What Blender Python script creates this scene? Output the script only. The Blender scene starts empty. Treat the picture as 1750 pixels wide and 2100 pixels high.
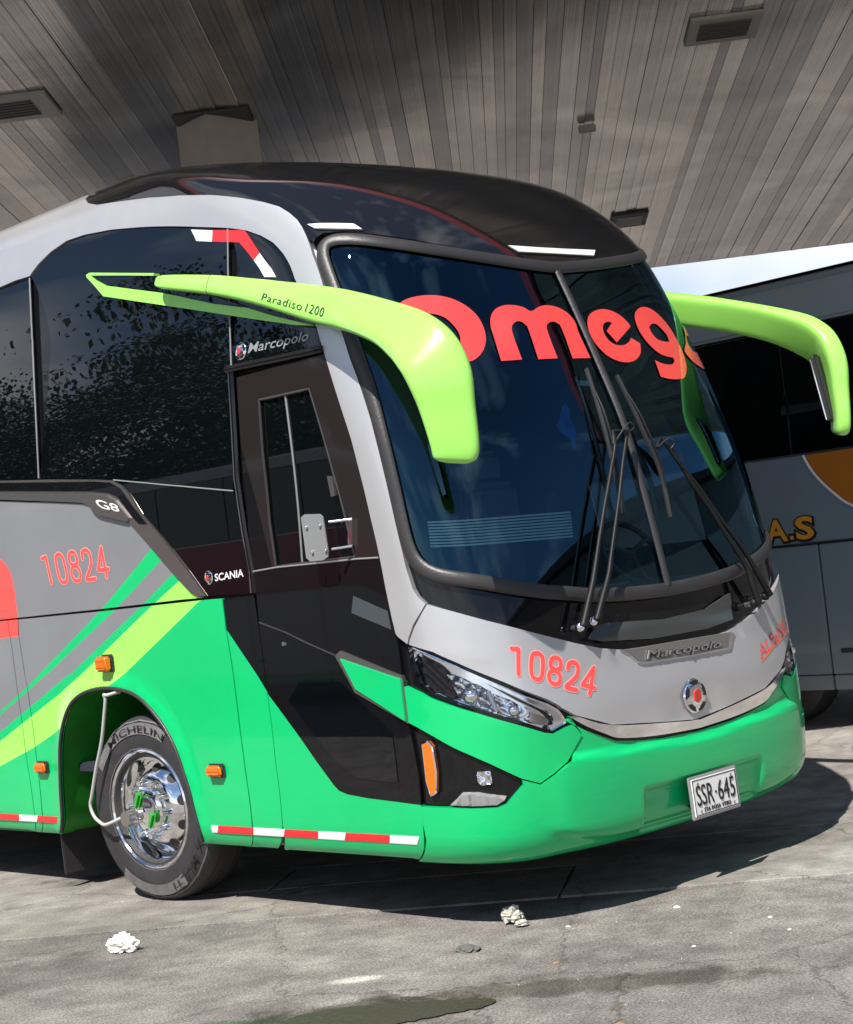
import bpy, bmesh, math, random
import numpy as np
from mathutils import Vector, Matrix
from mathutils.geometry import delaunay_2d_cdt
from mathutils.bvhtree import BVHTree

random.seed(7)
rng = np.random.default_rng(7)
R = math.radians
scene = bpy.context.scene
COL = scene.collection

# ---------------------------------------------------------------- camera
cam = bpy.data.cameras.new('camera')
cam.sensor_fit = 'VERTICAL'
cam.sensor_height = 36.0
cam.lens = 3600 / 2100 * 36.0
cam.shift_y = 117 / 2100
cam.clip_end = 2000
cam_ob = bpy.data.objects.new('camera', cam)
COL.objects.link(cam_ob)
_r, _u, _f = Vector((0.720124, -0.683630, -0.118623)), Vector((0.094105, -0.073154, 0.992871)), Vector((0.687434, 0.726154, -0.011653))
cam_ob.matrix_world = Matrix(((_r.x, _u.x, -_f.x, -6.7106), (_r.y, _u.y, -_f.y, -5.1508), (_r.z, _u.z, -_f.z, 1.7571), (0, 0, 0, 1)))
scene.camera = cam_ob

# ---------------------------------------------------------------- daylight
SUN_TO = Vector((-0.68, -0.24, 1.0)).normalized()
world = bpy.data.worlds.new('World')
scene.world = world
world.use_nodes = True
wt = world.node_tree
wt.nodes.clear()
w_out = wt.nodes.new('ShaderNodeOutputWorld')
w_bg = wt.nodes.new('ShaderNodeBackground')
w_bg.inputs['Strength'].default_value = 0.075
sky = wt.nodes.new('ShaderNodeTexSky')
sky.sky_type = 'NISHITA'
sky.sun_disc = False
sky.sun_elevation = math.asin(SUN_TO.z)
sky.sun_rotation = math.atan2(SUN_TO.x, SUN_TO.y)
sky.altitude = 1500
sky.dust_density = 0.25
sky.ozone_density = 2.5
w_tc = wt.nodes.new('ShaderNodeTexCoord')
w_map = wt.nodes.new('ShaderNodeMapping')
w_map.inputs['Location'].default_value = (64.39, 62.087, 15.51)
w_map.inputs['Scale'].default_value = (1.6, 1.6, 4.5)
w_noise = wt.nodes.new('ShaderNodeTexNoise')
w_noise.inputs['Scale'].default_value = 1.55
w_noise.inputs['Detail'].default_value = 4
w_noise.inputs['Roughness'].default_value = 0.5
w_ramp = wt.nodes.new('ShaderNodeValToRGB')
w_ramp.color_ramp.elements[0].position = 0.50
w_ramp.color_ramp.elements[1].position = 0.72
w_mix = wt.nodes.new('ShaderNodeMixRGB')
w_mix.inputs['Color2'].default_value = (9.5, 9.7, 10.1, 1)
L = wt.links.new
L(w_tc.outputs['Generated'], w_map.inputs['Vector'])
L(w_map.outputs['Vector'], w_noise.inputs['Vector'])
w_sep = wt.nodes.new('ShaderNodeSeparateXYZ')           # cloud cover thickens towards the horizon
L(w_tc.outputs['Generated'], w_sep.inputs['Vector'])
w_abs, w_inv, w_pow, w_add = [wt.nodes.new('ShaderNodeMath') for _ in range(4)]
w_abs.operation, w_inv.operation, w_pow.operation, w_add.operation = 'ABSOLUTE', 'SUBTRACT', 'POWER', 'MULTIPLY_ADD'
w_inv.inputs[0].default_value, w_pow.inputs[1].default_value, w_add.inputs[1].default_value = 1.0, 8.0, 0.40
L(w_sep.outputs['Z'], w_abs.inputs[0])
L(w_abs.outputs['Value'], w_inv.inputs[1])
L(w_inv.outputs['Value'], w_pow.inputs[0])
L(w_pow.outputs['Value'], w_add.inputs[0])
L(w_noise.outputs['Fac'], w_add.inputs[2])
L(w_add.outputs['Value'], w_ramp.inputs['Fac'])
L(w_ramp.outputs['Color'], w_mix.inputs['Fac'])
L(sky.outputs['Color'], w_mix.inputs['Color1'])
L(w_mix.outputs['Color'], w_bg.inputs['Color'])
L(w_bg.outputs['Background'], w_out.inputs['Surface'])

sun_data = bpy.data.lights.new('sun', 'SUN')
sun_data.energy = 5.0
sun_data.angle = R(0.53)
sun_data.color = (1.0, 0.955, 0.89)
sun = bpy.data.objects.new('sun', sun_data)
sun.rotation_euler = SUN_TO.to_track_quat('Z', 'Y').to_euler()
sun.location = (-10, -4, 20)
COL.objects.link(sun)

scene.view_settings.view_transform = 'Standard'
scene.view_settings.look = 'None'
scene.view_settings.gamma = 1.0
scene.view_settings.exposure = 0.62
scene.view_settings.use_curve_mapping = False
scene.cycles.max_bounces = 10
scene.cycles.transparent_max_bounces = 16


# ---------------------------------------------------------------- materials
def mat(name, color, rough=0.5, metal=0.0, coat=0.0, spec=0.5, var=0.0, vscale=6.0, bump=0.0, bscale=60.0, trans=0.0, rvar=0.0, flakes=0.0):
    m = bpy.data.materials.new(name)
    m.use_nodes = True
    nt = m.node_tree
    p = nt.nodes['Principled BSDF']
    p.inputs['Base Color'].default_value = (*color, 1)
    p.inputs['Roughness'].default_value = rough
    p.inputs['Metallic'].default_value = metal
    p.inputs['Coat Weight'].default_value = coat
    p.inputs['Coat Roughness'].default_value = 0.04
    p.inputs['Specular IOR Level'].default_value = spec
    p.inputs['Transmission Weight'].default_value = trans
    tc = nt.nodes.new('ShaderNodeTexCoord')
    if var or rvar:
        n = nt.nodes.new('ShaderNodeTexNoise')
        n.inputs['Scale'].default_value = vscale
        n.inputs['Detail'].default_value = 8
        n.inputs['Roughness'].default_value = 0.62
        nt.links.new(tc.outputs['Object'], n.inputs['Vector'])
        if var:
            mr = nt.nodes.new('ShaderNodeMapRange')
            mr.inputs['From Min'].default_value, mr.inputs['From Max'].default_value = 0.3, 0.7
            mr.inputs['To Min'].default_value, mr.inputs['To Max'].default_value = 1 - var, 1 + var
            mx = nt.nodes.new('ShaderNodeVectorMath')
            mx.operation = 'SCALE'
            mx.inputs[0].default_value = color
            nt.links.new(n.outputs['Fac'], mr.inputs['Value'])
            nt.links.new(mr.outputs['Result'], mx.inputs['Scale'])
            nt.links.new(mx.outputs['Vector'], p.inputs['Base Color'])
        if rvar:
            m2 = nt.nodes.new('ShaderNodeMapRange')
            m2.inputs['From Min'].default_value, m2.inputs['From Max'].default_value = 0.3, 0.7
            m2.inputs['To Min'].default_value, m2.inputs['To Max'].default_value = max(rough - rvar, 0.0), rough + rvar
            nt.links.new(n.outputs['Fac'], m2.inputs['Value'])
            nt.links.new(m2.outputs['Result'], p.inputs['Roughness'])
    if bump:
        n2 = nt.nodes.new('ShaderNodeTexNoise')
        n2.inputs['Scale'].default_value = bscale
        n2.inputs['Detail'].default_value = 6
        b = nt.nodes.new('ShaderNodeBump')
        b.inputs['Strength'].default_value = bump
        b.inputs['Distance'].default_value = 0.01
        nt.links.new(tc.outputs['Object'], n2.inputs['Vector'])
        nt.links.new(n2.outputs['Fac'], b.inputs['Height'])
        nt.links.new(b.outputs['Normal'], p.inputs['Normal'])
    return m


def glass_mat(name, tint, rough=0.0, ior=1.5, sheen=(1, 1, 1)):
    """Thin tinted sheet: mirror reflection by Fresnel over see-through tint."""
    m = bpy.data.materials.new(name)
    m.use_nodes = True
    nt = m.node_tree
    nt.nodes.clear()
    o = nt.nodes.new('ShaderNodeOutputMaterial')
    fr = nt.nodes.new('ShaderNodeFresnel')
    fr.inputs['IOR'].default_value = ior
    tr = nt.nodes.new('ShaderNodeBsdfTransparent')
    tr.inputs['Color'].default_value = (*tint, 1)
    gl = nt.nodes.new('ShaderNodeBsdfGlossy')
    gl.inputs['Roughness'].default_value = rough
    gl.inputs['Color'].default_value = (*sheen, 1)
    mx = nt.nodes.new('ShaderNodeMixShader')
    nt.links.new(fr.outputs['Fac'], mx.inputs['Fac'])
    nt.links.new(tr.outputs['BSDF'], mx.inputs[1])
    nt.links.new(gl.outputs['BSDF'], mx.inputs[2])
    nt.links.new(mx.outputs['Shader'], o.inputs['Surface'])
    return m


def haze_sheet(name, color, see):
    """Scuffed see-through plastic."""
    m = mat(name, color, 0.25)
    nt = m.node_tree
    tr, mx = nt.nodes.new('ShaderNodeBsdfTransparent'), nt.nodes.new('ShaderNodeMixShader')
    mx.inputs['Fac'].default_value = 1 - see
    nt.links.new(tr.outputs['BSDF'], mx.inputs[1])
    nt.links.new(nt.nodes['Principled BSDF'].outputs['BSDF'], mx.inputs[2])
    nt.links.new(mx.outputs['Shader'], nt.nodes['Material Output'].inputs['Surface'])
    return m


GREEN = mat('green paint', (0.0005, 0.48, 0.145), 0.40, 0.0, 0.8, 0.3, var=0.06, vscale=1.3, bump=0.03, bscale=1.7)
GREY = mat('silver grey paint', (0.31, 0.32, 0.34), 0.34, 0.4, 0.8, var=0.06, vscale=1.6, bump=0.03, bscale=1.7)
SILVER = mat('silver paint', (0.53, 0.53, 0.54), 0.32, 0.5, 0.8, var=0.05, vscale=2.0, bump=0.02, bscale=2.2)
LIME = mat('lime paint', (0.33, 0.76, 0.125), 0.20, 0.0, 0.6, var=0.03)
RED = mat('red vinyl', (0.88, 0.085, 0.075), 0.38)
REDGLASS = mat('red film on the windscreen', (0.80, 0.060, 0.055), 0.45, 0, 1.0)
PINK = mat('pale red vinyl edge', (0.95, 0.38, 0.36), 0.4)
BLACK = mat('gloss black paint', (0.006, 0.006, 0.007), 0.03, 0.0, 0.0, 0.4)
DOME = mat('gloss black roof cover', (0.007, 0.007, 0.008), 0.05, 0.0, 0.0, 0.9, rvar=0.03, vscale=3.0)
SATIN = mat('satin brown black', (0.018, 0.014, 0.014), 0.12, 0.0, 0.3)
MATTBLACK = mat('underbody black', (0.012, 0.012, 0.012), 0.7)  # one even matt black: underbody, rails, brackets, frames
PANE = mat('privacy glass', (0.002, 0.003, 0.004), 0.008, 0.0, 0.0, 0.75)
RUBBER = mat('rubber', (0.030, 0.028, 0.029), 0.42, bump=0.15, bscale=90, var=0.15)
SEAL = mat('grey sealant', (0.20, 0.20, 0.205), 0.5)
CHROME = mat('chrome', (0.90, 0.90, 0.92), 0.07, 1.0, rvar=0.04, vscale=9)
SATINCHROME = mat('smoked chrome', (0.42, 0.39, 0.375), 0.22, 0.9)
WIPER = mat('wiper black', (0.010, 0.010, 0.011), 0.5, 0, 0, 0.25)
REFLECTOR = mat('lamp reflector', (0.95, 0.96, 0.97), 0.10, 0.88)
DARKTRIM = mat('dark trim', (0.06, 0.055, 0.055), 0.25, 0.3)
WHITE = mat('white reflective tape', (0.78, 0.79, 0.81), 0.35)
TAPERED = mat('red reflective tape', (0.72, 0.028, 0.035), 0.35)
AMBER = mat('amber lens', (0.72, 0.15, 0.008), 0.12, 0, 0.5)
LAMPWHITE = mat('white lamp lens', (0.82, 0.82, 0.84), 0.12, 0, 0.6)
WINDSHIELD = glass_mat('windscreen glass', (0.66, 0.84, 0.87), 0.0, 1.8, (0.34, 0.72, 1.0))
CLEAR = glass_mat('clear lens', (0.96, 0.97, 0.98), 0.0, 1.38)
SIDEGLASS = glass_mat('driver window glass', (0.62, 0.74, 0.74), 0.0, 1.5)
TYRE = mat('tyre rubber', (0.026, 0.025, 0.026), 0.62, var=0.25, vscale=9, bump=0.2, bscale=120)
TYREGREY = mat('worn tyre lettering band', (0.13, 0.128, 0.13), 0.7, var=0.2, vscale=20)
TYREBLACK = mat('tyre lettering', (0.012, 0.012, 0.012), 0.5)
HUBGREEN = mat('green hub paint', (0.025, 0.33, 0.03), 0.22, 0, 0.5)
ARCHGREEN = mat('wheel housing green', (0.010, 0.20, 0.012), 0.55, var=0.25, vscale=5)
INTERIOR = mat('cab trim grey', (0.23, 0.25, 0.26), 0.6, var=0.1)
INTDARK = mat('cab trim dark', (0.025, 0.03, 0.04), 0.6)
CURTAIN = mat('blue curtain', (0.02, 0.12, 0.55), 0.8)
BLINDMAT = mat('pale blind slat', (0.55, 0.68, 0.68), 0.5)
BADGEBLUE = mat('badge navy', (0.008, 0.010, 0.022), 0.15)
BADGERED = mat('badge red', (0.55, 0.04, 0.03), 0.3)
PLATEWHITE = mat('plate white', (0.78, 0.78, 0.76), 0.4, var=0.05, vscale=25)
PLATEBLACK = mat('plate black', (0.012, 0.012, 0.012), 0.4)
GREYPLATE = mat('plate frame', (0.42, 0.42, 0.43), 0.35, 0.5)
ORANGE = mat('orange vinyl', (0.90, 0.22, 0.02), 0.4)


PANE.node_tree.nodes['Principled BSDF'].inputs['IOR'].default_value = 1.5


# ---------------------------------------------------------------- object helpers
def place(o, parent=None, label=None, cat=None, group=None, kind=None):
    COL.objects.link(o)
    if parent is not None:
        o.parent = parent
        o.matrix_parent_inverse = parent.matrix_basis.inverted() if parent.parent is None else (parent.parent.matrix_basis @ parent.matrix_parent_inverse @ parent.matrix_basis).inverted()
    for k, v in (('label', label), ('category', cat), ('group', group), ('kind', kind)):
        if v:
            o[k] = v
    return o


def empty(name, loc, label, cat, group=None, kind=None):
    o = bpy.data.objects.new(name, None)
    o.location = loc
    o.empty_display_size = 0.3
    return place(o, None, label, cat, group, kind)


def mesh_obj(name, verts, faces, mats, parent=None, smooth=False, midx=None, normals=None, **kw):
    me = bpy.data.meshes.new(name)
    me.from_pydata([tuple(map(float, v)) for v in verts], [], [tuple(map(int, f)) for f in faces])
    for m in (mats if isinstance(mats, (list, tuple)) else [mats]):
        me.materials.append(m)
    if midx is not None:
        me.polygons.foreach_set('material_index', np.asarray(midx, dtype=np.int32))
    if smooth:
        me.polygons.foreach_set('use_smooth', np.ones(len(me.polygons), dtype=bool))
    me.update()
    if normals is not None:
        me.normals_split_custom_set_from_vertices([tuple(map(float, n)) for n in normals])
    return place(bpy.data.objects.new(name, me), parent, **kw)


def bm_obj(name, bm, mats, parent=None, smooth=False, angle=None, **kw):
    me = bpy.data.meshes.new(name)
    bmesh.ops.recalc_face_normals(bm, faces=bm.faces)
    bm.to_mesh(me)
    bm.free()
    for m in (mats if isinstance(mats, (list, tuple)) else [mats]):
        me.materials.append(m)
    if smooth or angle:
        me.polygons.foreach_set('use_smooth', np.ones(len(me.polygons), dtype=bool))
    if angle:
        me.set_sharp_from_angle(angle=R(angle))
    me.update()
    return place(bpy.data.objects.new(name, me), parent, **kw)


def box(bm, c, s, rot=None, bevel=0.0, seg=2):
    """Box of full size s centred at c."""
    M = Matrix.Translation(Vector(c)) @ (rot.to_4x4() if rot is not None else Matrix.Identity(4)) @ Matrix.Diagonal((s[0], s[1], s[2], 1))
    g = bmesh.ops.create_cube(bm, size=1.0, matrix=M)
    if bevel:
        es = list({e for v in g['verts'] for e in v.link_edges})
        bmesh.ops.bevel(bm, geom=es, offset=bevel, segments=seg, affect='EDGES', clamp_overlap=True)
    return bm


def box_obj(name, c, s, m, parent=None, bevel=0.01, rot=None, seg=2, **kw):
    return bm_obj(name, box(bmesh.new(), c, s, rot, bevel, seg), m, parent, angle=40, **kw)


def tube_data(pts, rad, n=8, up=None, flat=1.0, closed=False, cap=True):
    """Round or oval section swept along pts; rad may be one value or one per point; up = section up vectors."""
    P = [Vector(p) for p in pts]
    k = len(P)
    rr = rad if isinstance(rad, (list, tuple, np.ndarray)) else [rad] * k
    V, F = [], []
    prev = None
    for i in range(k):
        a = P[(i - 1) % k] if (closed or i > 0) else P[i]
        b = P[(i + 1) % k] if (closed or i < k - 1) else P[i]
        t = (b - a).normalized()
        if up is not None:
            nrm = Vector(up[i])
            nrm = (nrm - t * nrm.dot(t)).normalized()
        elif prev is None:
            nrm = t.orthogonal().normalized()
        else:
            nrm = (prev - t * prev.dot(t)).normalized()
        prev = nrm
        bi = t.cross(nrm)
        for j in range(n):
            an = 2 * math.pi * j / n
            V.append(P[i] + bi * (math.cos(an) * rr[i]) + nrm * (math.sin(an) * rr[i] * flat))
    for i in range(k if closed else k - 1):
        for j in range(n):
            a, b = i * n + j, i * n + (j + 1) % n
            c_, d_ = ((i + 1) % k) * n + (j + 1) % n, ((i + 1) % k) * n + j
            F.append((a, b, c_, d_))
    if cap and not closed:
        F.append(tuple(range(n - 1, -1, -1)))
        F.append(tuple((k - 1) * n + j for j in range(n)))
    return V, F


def tube_obj(name, pts, rad, m, parent=None, n=8, up=None, flat=1.0, closed=False, **kw):
    V, F = tube_data(pts, rad, n, up, flat, closed)
    me_bm = bmesh.new()
    vs = [me_bm.verts.new(v) for v in V]
    for f in F:
        me_bm.faces.new([vs[i] for i in f])
    return bm_obj(name, me_bm, m, parent, angle=50, **kw)


def smooth_path(pts, n=6, closed=False):
    """Catmull-Rom through pts."""
    P = np.array(pts, float)
    k = len(P)
    out = []
    for i in range(k if closed else k - 1):
        p0 = P[(i - 1) % k] if (closed or i > 0) else P[i]
        p1, p2 = P[i], P[(i + 1) % k]
        p3 = P[(i + 2) % k] if (closed or i + 2 < k) else p2
        for s in range(n):
            t = s / n
            out.append(0.5 * ((2 * p1) + (p2 - p0) * t + (2 * p0 - 5 * p1 + 4 * p2 - p3) * t * t + (3 * p1 - p0 - 3 * p2 + p3) * t ** 3))
    if not closed:
        out.append(P[-1])
    return [tuple(map(float, p)) for p in out]


def lathe(bm, profile, n=48, axis_c=(0, 0, 0)):
    """Revolve (radius, x) profile round the x axis through axis_c."""
    rings = []
    for r_, x_ in profile:
        rings.append([bm.verts.new((axis_c[0] + x_, axis_c[1] + r_ * math.cos(2 * math.pi * j / n), axis_c[2] + r_ * math.sin(2 * math.pi * j / n))) for j in range(n)])
    for a, b in zip(rings, rings[1:]):
        for j in range(n):
            bm.faces.new((a[j], a[(j + 1) % n], b[(j + 1) % n], b[j]))
    return rings


def smooth_corners(poly, n=4, deg=48):
    """Closed Catmull-Rom that keeps corners sharper than deg."""
    P = np.array(poly, float)
    k = len(P)
    d1, d2 = P - np.roll(P, 1, 0), np.roll(P, -1, 0) - P
    ang = np.degrees(np.abs(np.arctan2(d1[:, 0] * d2[:, 1] - d1[:, 1] * d2[:, 0], (d1 * d2).sum(1))))
    sharp = ang > deg
    T = (np.roll(P, -1, 0) - np.roll(P, 1, 0)) * 0.5
    out = []
    for i in range(k):
        j = (i + 1) % k
        a, b = P[i], P[j]
        ta, tb = (b - a if sharp[i] else T[i]), (b - a if sharp[j] else T[j])
        ln = np.linalg.norm(b - a)
        ta = ta / max(np.linalg.norm(ta), 1e-9) * ln
        tb = tb / max(np.linalg.norm(tb), 1e-9) * ln
        for s in range(n):
            t = s / n
            out.append(tuple(a * (2 * t ** 3 - 3 * t * t + 1) + ta * (t ** 3 - 2 * t * t + t) + b * (-2 * t ** 3 + 3 * t * t) + tb * (t ** 3 - t * t)))
    return out


def font_mesh(text, bold=0.0, shear=0.0, spacing=1.0):
    """Text as triangles in a unit box (0..1 wide, 0..1 cap height)."""
    cu = bpy.data.curves.new('text', 'FONT')
    cu.body = text
    cu.shear = shear
    cu.offset = bold
    cu.space_character = spacing
    cu.resolution_u = 3
    cu.size = 1.0
    o = bpy.data.objects.new('text', cu)
    COL.objects.link(o)
    dg = bpy.context.evaluated_depsgraph_get()
    me = bpy.data.meshes.new_from_object(o.evaluated_get(dg))
    bpy.data.objects.remove(o)
    bpy.data.curves.remove(cu)
    bm = bmesh.new()
    bm.from_mesh(me)
    bpy.data.meshes.remove(me)
    bmesh.ops.triangulate(bm, faces=bm.faces)
    V = np.array([v.co[:2] for v in bm.verts])
    bm.verts.index_update()
    F = [tuple(v.index for v in f.verts) for f in bm.faces]
    bm.free()
    x0, x1 = V[:, 0].min(), V[:, 0].max()
    cap = 0.71
    V = np.stack([(V[:, 0] - x0) / (x1 - x0), V[:, 1] / cap], 1)
    return V, F


def bilerp(q, V):
    """q = top-left, top-right, bottom-right, bottom-left corners; V in the unit box."""
    q = np.array(q, float)
    a, b = V[:, :1], V[:, 1:2]
    return (q[3] * (1 - a) + q[2] * a) * (1 - b) + (q[0] * (1 - a) + q[1] * a) * b


# ---------------------------------------------------------------- coach body surface
# v (height key), z, half width, nose y on the centre line, y where the flank starts, two corner fullness factors
ROWS = [
    (0.20, 0.320, 1.150, 0.500, 1.20, .90, .78), (0.26, 0.325, 1.245, 0.330, 1.14, .90, .78),
    (0.34, 0.370, 1.280, 0.225, 1.06, .92, .78), (0.46, 0.460, 1.300, 0.185, 1.01, .92, .78),
    (0.66, 0.660, 1.305, 0.172, 0.99, .92, .78), (0.90, 0.900, 1.305, 0.175, 0.99, .92, .78),
    (1.15, 1.150, 1.305, 0.215, 1.00, .94, .78), (1.40, 1.400, 1.305, 0.248, 1.02, .95, .80),
    (1.80, 1.800, 1.305, 0.315, 1.08, .94, .80), (2.20, 2.200, 1.305, 0.395, 1.16, .91, .77),
    (2.60, 2.600, 1.290, 0.535, 1.28, .88, .75), (3.00, 3.000, 1.250, 0.695, 1.42, .88, .75),
    (3.20, 3.200, 1.225, 0.785, 1.52, .88, .75), (3.40, 3.400, 1.205, 0.920, 1.70, .86, .72),
    (3.60, 3.600, 1.180, 1.130, 1.95, .82, .66), (3.80, 3.760, 1.150, 1.470, 2.25, .80, .66),
    (3.95, 3.900, 1.115, 2.020, 2.55, .80, .66), (4.10, 3.985, 1.020, 2.550, 2.95, .80, .66),
    (4.20, 4.030, 0.760, 2.900, 3.30, .80, .66), (4.30, 4.045, 0.001, 3.200, 3.70, .80, .66)]


def _monotone(xs, ys, q):
    """Monotone cubic through the rows, sampled at q."""
    xs, ys = np.array(xs), np.array(ys)
    h, d = np.diff(xs), np.diff(ys) / np.diff(xs)
    m = np.zeros(len(xs))
    m[0], m[-1] = d[0], d[-1]
    for i in range(1, len(xs) - 1):
        if d[i - 1] * d[i] > 0:
            w1, w2 = 2 * h[i] + h[i - 1], h[i] + 2 * h[i - 1]
            m[i] = (w1 + w2) / (w1 / d[i - 1] + w2 / d[i])
    i = np.clip(np.searchsorted(xs, q) - 1, 0, len(xs) - 2)
    t = (q - xs[i]) / h[i]
    s = t * t * (3 - 2 * t)
    return ys[i] * (1 - s) + ys[i + 1] * s + h[i] * (t * (1 - t) ** 2 * m[i] - t * t * (1 - t) * m[i + 1])


VQ = np.linspace(0.20, 4.30, 1641)
TAB = [_monotone([r[0] for r in ROWS], [r[j] for r in ROWS], VQ) for j in range(1, 7)]


def _plan(t, W, F, yc, k1, k2):
    b0, b1, b2, b3 = (1 - t) ** 3, 3 * t * (1 - t) ** 2, 3 * t * t * (1 - t), t ** 3
    return b1 * k1 * W + b2 * W + b3 * W, (b0 + b1) * F + b2 * (yc - k2 * (yc - F)) + b3 * yc


_a = np.linspace(0, 1, 401)
_px, _py = _plan(_a, *[np.interp(1.2, VQ, k) for k in TAB[1:]])
ARC = np.r_[0, np.cumsum(np.hypot(np.diff(_px), np.diff(_py)))]      # metres round the nose at z = 1.2


def S(u, v):
    """Body point(s): u metres round the body from the centre line (negative = door side), v height key."""
    u, v = np.broadcast_arrays(np.asarray(u, float), np.asarray(v, float))
    z, W, F, yc, k1, k2 = [np.interp(v, VQ, k) for k in TAB]
    au = np.abs(u)
    t = np.interp(au, ARC, _a)
    x, y = _plan(t, W, F, yc, k1, k2)
    y = y + np.maximum(au - ARC[-1], 0)
    q = np.clip((.6 - v) / .3, 0, 1)
    z = z - .045 * q * q * (3 - 2 * q) * (1 - t * t) ** 2
    return np.stack([np.where(u < 0, -x, x), y, z], -1)


def SN(u, v):
    """Outward unit normal(s) of the body."""
    e = 2e-3
    du = S(np.asarray(u) + e, v) - S(np.asarray(u) - e, v)
    dv = S(u, np.minimum(np.asarray(v) + e, 4.3)) - S(u, np.maximum(np.asarray(v) - e, .2))
    n = np.cross(du, dv)
    return n / np.maximum(np.linalg.norm(n, axis=-1, keepdims=True), 1e-9)


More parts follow.
